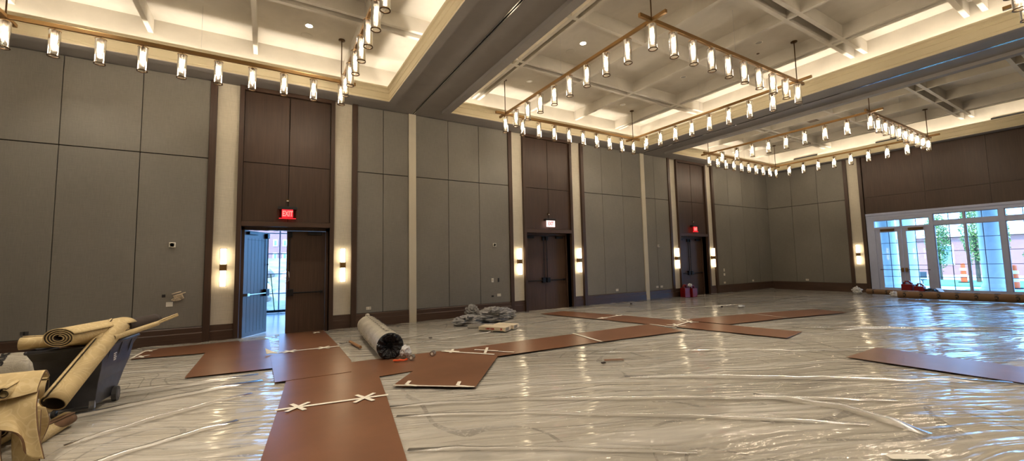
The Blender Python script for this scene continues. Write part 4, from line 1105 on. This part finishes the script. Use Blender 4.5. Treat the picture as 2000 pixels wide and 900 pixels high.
# ------------------------------------------------------------------ outdoors beyond the windows
M['grass'] = plain('lawn', (92, 140, 84), .9, 0, .25, 3)
M['paving'] = plain('pale_paving', (205, 205, 200), .8, 0, .08, 2)
def m_brick(name, c1, c2):
    t = NT(name); b = t.n('ShaderNodeTexBrick'); b.inputs['Scale'].default_value = 7
    b.inputs['Color1'].default_value = srgb(c1); b.inputs['Color2'].default_value = srgb(c2); b.inputs['Mortar'].default_value = srgb((190, 176, 166))
    tc = t.n('ShaderNodeTexCoord'); sp = t.n('ShaderNodeSeparateXYZ'); cb = t.n('ShaderNodeCombineXYZ')
    t.l(tc.outputs['Object'], sp.inputs[0]); t.l(t.math('ADD', sp.outputs[0], sp.outputs[1]), cb.inputs[0]); t.l(sp.outputs[2], cb.inputs[1])
    t.l(cb.outputs[0], b.inputs['Vector']); t.pr(b.outputs['Color'], .85); return t.m
M['brick'] = m_brick('red_brick', (150, 84, 74), (132, 70, 62))
M['stone'] = plain('white_stone', (232, 232, 230), .7, 0, .04)
M['leaf'] = plain('foliage', (112, 130, 62), .7, 0, .4, 9)
M['bark'] = plain('bark', (90, 74, 60), .9)
M['dirt'] = plain('bare_earth', (140, 122, 108), .95, 0, .35, 1.5)
M['skyglass'] = plain('building_window_glass', (120, 150, 180), .1)
struct(MB().box(L + .36, 29, -30, 40, -.25, -.13).build('ground_terrace', M['paving']))
tag(MB().box(24.6, 27.3, -30, 5.3, -.13, -.10).build('lawn', M['grass']), 'green lawn strip beyond the white columns', 'lawn', kind='structure')
struct(MB().box(29, 70, -40, 60, -.3, -.14).build('ground_road', M['paving']))
struct(MB().box(29.5, 36, -30, 40, -.14, -.11).build('ground_lawn', M['grass']))
def column(x, y, lab):
    e = empty('porch_column', (x, y, -.13), lab, 'column', 'white round porch columns')
    MB().lathe([(.335, .45), (.335, 1.8), (.31, 4.4)], (x, y, -.13), 28).build('shaft', M['stone'], e, smooth=True)
    MB().lathe([(.44, .12), (.45, .18), (.44, .24), (.38, .27), (.40, .33), (.38, .38), (.335, .45)], (x, y, -.13), 28).box(x - .46, x + .46, y - .46, y + .46, -.13, .0).build('base', M['stone'], e)
    MB().lathe([(.31, 4.4), (.36, 4.44), (.42, 4.55)], (x, y, -.13), 28).box(x - .45, x + .45, y - .45, y + .45, 4.42, 4.55).build('capital', M['stone'], e)
column(24.0, 3.98, 'white porch column seen through the tall window right of the french doors')
column(24.0, 7.10, 'white porch column seen through the left french door')
column(24.0, .85, 'white porch column beyond the right picture edge windows')
column(26.0, 6.95, 'farther white porch column seen through the right french door')
struct(MB().box(L + .36, 25.0, -6, 12, 4.55, 5.2).build('porch_roof', M['stone']))
def building(name, loc, x0, x1, y0, y1, h, face, lab, wins, cornice=True):
    e = empty(name, loc, lab, 'building')
    MB().box(x0, x1, y0, y1, -.2, h).build('brick_wall', M['brick'], e)
    if cornice: MB().box(x0 - .4, x1 + .4, y0 - .4, y1 + .4, h, h + 1.1).build('cornice', M['stone'], e)
    for (u0, u1, z0, z1) in wins:
        if face == 'x':
            f = MB().box(x0 - .08, x0 + .02, u0, u1, z0, z1).build('window_frame', M['stone'], e); MB().box(x0 - .1, x0 - .07, u0 + .12, u1 - .12, z0 + .12, z1 - .12).build('window_pane', M['skyglass'], f)
        else:
            f = MB().box(u0, u1, y0 - .08, y0 + .02, z0, z1).build('window_frame', M['stone'], e); MB().box(u0 + .12, u1 - .12, y0 - .1, y0 - .07, z0 + .12, z1 - .12).build('window_pane', M['skyglass'], f)
    return e
building('brick_building', (45, 7, 0), 45, 55, -6, 20, 2.75, 'x', 'low red brick building with a white cornice beyond the lawn', [(12.6, 14, .7, 2.2), (9.4, 10.2, .6, 2.2), (1.5, 3, .7, 2.2)])
def tree(x, y, h, r, lab, n=3200, seed=1, z=-.14):
    e = empty('tree', (x, y, z), lab, 'tree', 'trees outside the windows'); random.seed(seed)
    MB().tube((x, y, z), (x, y, z + h * .55), .10, .06, n=8).build('trunk', M['bark'], e)
    mb = MB()
    for _ in range(n):
        while True:
            p = Vector((random.uniform(-1, 1), random.uniform(-1, 1), random.uniform(-1, 1)))
            if .3 < p.length < 1: break
        k = 1 + .35 * noise.noise(p * 2.5 + Vector((seed, 0, 0))); c = Vector((x + p.x * r * k, y + p.y * r * k, z + h * .62 + p.z * h * .42 * k)); s_ = random.uniform(.03, .075)
        u = Vector((random.uniform(-1, 1), random.uniform(-1, 1), random.uniform(-1, 1))).normalized() * s_; v = u.orthogonal().normalized() * s_ * .6
        mb.add([c - u, c + v, c + u, c - v], [(0, 1, 2, 3)])
    mb.build('crown', M['leaf'], e)
tree(34, 6.25, 5.0, .55, 'leafy green tree seen through the tall window nearest the french doors', seed=1)
tree(36, 8.2, 4.2, .55, 'green tree seen through the right french door', seed=2)
tree(33, 5.15, 4.4, .34, 'narrow tree seen just left of the white column', n=2400, seed=3)
tree(34.5, 3.7, 2.4, .9, 'low bushy tree seen at the right picture edge', seed=4)
def barrel(x, y, lab, s=1.0):
    e = empty('traffic_post', (x, y, -.12), lab, 'traffic post', 'orange and white traffic posts')
    P = [(.13, .0), (.13, .25), (.12, .25), (.12, .5), (.11, .5), (.11, .75), (.10, .75), (.09, .98), (.05, 1.02)]
    MB().lathe([(.24, 0), (.24, .05)], (x, y, -.12), 16).build('base', M['black'], e)
    MB().lathe([(r * s, z * s + .05) for r, z in P] + [(0, 1.07 * s)], (x, y, -.12), 16).build('drum', M['orange'], e, smooth=False)
    for z in (.27, .62): MB().lathe([(.136, z * s + .05), (.130, (z + .14) * s + .05)], (x, y, -.12), 16).build('white_band', M['stone'], e)
barrel(28.4, 4.15, 'orange and white traffic post at the right picture edge')
barrel(33, 6.62, 'orange traffic post seen through the tall window nearest the french doors', 1.0)
barrel(32.5, 5.22, 'orange traffic post partly behind the white column', 1.15)
e = empty('garden_bench', (27, 6.4, -.13), 'grey garden bench seen low through the left french door', 'bench')
MB().box(26.9, 27.3, 6.7, 7.9, .25, .31).build('seat', M['greyink'], e); MB().box(26.92, 26.98, 6.75, 6.81, -.13, .25).build('leg', M['greyink'], e); MB().box(26.92, 26.98, 7.8, 7.86, -.13, .25).build('leg', M['greyink'], e)
MB().box(27.28, 27.33, 6.7, 7.9, .35, .65).build('backrest', M['greyink'], e)

# ------------------------------------------------------------------ lobby and view beyond the open door
YB = W + .36; YG = 16.6
M['tile'] = plain('pale_lobby_tile', (196, 206, 210), .18, 0, .05, .8)
struct(MB().box(-4, 2.7, W + .38, YG + .1, -.12, 0).build('floor_lobby', M['tile']))
struct(MB().box(-4, 3.2, YB, YG + .6, 3.3, 3.5).build('ceiling_lobby', M['soffit']))
struct(MB().box(-4.2, -4, YB, YG + .1, 0, 3.3).build('wall_lobby_left', M['cream']))
e = struct(empty('window_8', (2.6, 13.5, 0))); MB().box(2.594, 2.606, YB, YG, 0, 3.3).build('glass_pane', M['glass'], e)  # unseen side glazing, added so skylight reaches the open leaf
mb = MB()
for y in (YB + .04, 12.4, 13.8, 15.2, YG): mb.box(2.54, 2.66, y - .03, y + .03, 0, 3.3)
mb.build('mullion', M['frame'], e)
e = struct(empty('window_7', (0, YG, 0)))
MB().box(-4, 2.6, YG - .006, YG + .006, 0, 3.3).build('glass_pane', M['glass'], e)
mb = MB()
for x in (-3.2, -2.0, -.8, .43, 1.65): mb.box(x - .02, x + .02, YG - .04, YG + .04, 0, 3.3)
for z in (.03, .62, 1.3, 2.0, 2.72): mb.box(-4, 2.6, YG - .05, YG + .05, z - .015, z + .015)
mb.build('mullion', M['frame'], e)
e = empty('push_broom', (.27, 16.2, 0), 'push broom with a green pole leaning by the glass, seen through the open door', 'broom')
MB().tube((.30, 16.05, .06), (.17, 16.5, 1.30), .014, n=8).build('pole', M['leaf'], e)
MB().box(.0, .62, 16.0, 16.1, .02, .10).build('brush_head', M['blackp'], e)
struct(MB().box(-25, 20, YG + .1, 90, -.5, -.15).box(2.66, 20.5, W + .5, YG + .1, -.5, -.15).build('ground_site', M['dirt']))
struct(MB().prism([(-25, 18.5, -.16), (-25, 30, 2.1), (-25, 75, 2.1), (-25, 75, -.16)], (45, 0, 0)).build('ground_bank', M['dirt']))
random.seed(3)
for k in range(26):
    x, y = -1.2 + (k % 4) * 1.15 + random.uniform(-.1, .1), 18.6 + (k // 4) * 1.5 + random.uniform(-.2, .2)
    s_ = random.uniform(.15, .42); t_ = MB().sphere((0, 0, 0), 1, 1, .7, 8, 6)
    vs = [(x + v[0] * s_ * (1 + .4 * noise.noise(Vector(v) * 2 + Vector((k, 0, 0)))), y + v[1] * s_, -.20 + max(0, y - 18.5) * .196 + max(0, v[2] + .4) * s_ * (1 + .4 * noise.noise(Vector(v) * 3))) for v in t_.v]
    tag(MB().add(vs, t_.f).build('rubble_stone', M['dirt'] if k % 3 else M['stone']), 'pale lump of rubble on the building site seen through the open door', 'rubble', 'rubble beyond the open door')
ws = []
for i in range(8):
    for z in (2.5, 4.2, 6.2): ws.append((-2.35 + i * 1.05, -1.85 + i * 1.05, z, z + .85))
building('brick_building', (1, 60, 0), -14, 16, 60, 70, 11, 'y', 'red brick building with white windows seen through the open door', ws)

# ------------------------------------------------------------------ light
def down_spot(x, y, p):  # spots also at unlit fittings and unseen rows, added to brighten the floor
    d = bpy.data.lights.new('downlight_fill', 'SPOT'); d.energy = p; d.color = (1, .88, .73); d.spot_size = math.radians(100); d.spot_blend = .7; d.shadow_soft_size = .06
    o = bpy.data.objects.new('downlight_fill', d); COL.objects.link(o); o.location = (x, y, HP - .03)
for (x0, x1), pw in zip(TX, (105, 85, 30)):
    for dx in (-1.72, 1.79):
        for y in (8.86, 6.68, 4.72, 2.71, .70, -1.26, -3.4): down_spot((x0 + x1) / 2 + dx, y, pw)
w = bpy.data.worlds.new('sky'); S.world = w; w.use_nodes = True; nt = w.node_tree; nt.nodes.clear()
o_ = nt.nodes.new('ShaderNodeOutputWorld'); bg = nt.nodes.new('ShaderNodeBackground'); nt.links.new(bg.outputs[0], o_.inputs[0])
bg.inputs[0].default_value = (.19, .49, 1.0, 1); bg.inputs[1].default_value = 5.5
sd = bpy.data.lights.new('sun', 'SUN'); sd.energy = 2.6; sd.angle = .02; sd.color = (1, .93, .82)
so = bpy.data.objects.new('sun', sd); COL.objects.link(so); so.rotation_euler = Vector((.62, .50, -.60)).to_track_quat('-Z', 'Y').to_euler()
def portal(loc, rot, sx, sy):
    d = bpy.data.lights.new('portal', 'AREA'); d.shape = 'RECTANGLE'; d.size = sx; d.size_y = sy; d.cycles.is_portal = True
    o = bpy.data.objects.new('portal', d); COL.objects.link(o); o.location = loc; o.rotation_euler = rot
portal((L + .2, (WY0 + WY1) / 2, 1.6), (0, PI / 2, 0), 3.0, WY1 - WY0)
portal((-.7, YG + .08, 1.65), (-PI / 2, 0, 0), 6.6, 3.2)
portal((2.7, (YB + YG) / 2, 1.65), (0, PI / 2, 0), 3.2, YG - YB)

# ------------------------------------------------------------------ camera
cd = bpy.data.cameras.new('camera'); cam = bpy.data.objects.new('camera', cd); COL.objects.link(cam); S.camera = cam
cd.sensor_fit = 'HORIZONTAL'; cd.sensor_width = 36; cd.lens = 799.04 / 2000 * 36; cd.clip_start = .05; cd.clip_end = 300
yaw, pitch, roll = .54284, .07797, -.02145
f = Vector((math.sin(yaw) * math.cos(pitch), math.cos(yaw) * math.cos(pitch), math.sin(pitch)))
r = Vector((math.cos(yaw), -math.sin(yaw), 0)); u = r.cross(f)
r2 = r * math.cos(roll) + u * math.sin(roll); u2 = -r * math.sin(roll) + u * math.cos(roll)
mt = Matrix((r2, u2, -f)).transposed().to_4x4(); mt.translation = Vector((0, 0, 1.52)); cam.matrix_world = mt

vs_ = S.view_settings; vs_.view_transform = 'Standard'; vs_.look = 'None'; vs_.gamma = 1; vs_.use_curve_mapping = False; vs_.exposure = 1.2
cy = S.cycles; cy.use_denoising = True; cy.max_bounces = 8; cy.diffuse_bounces = 4; cy.glossy_bounces = 4; cy.transparent_max_bounces = 24
cy.transmission_bounces = 4; cy.sample_clamp_indirect = 4; cy.caustics_reflective = False; cy.caustics_refractive = False; cy.use_light_tree = True
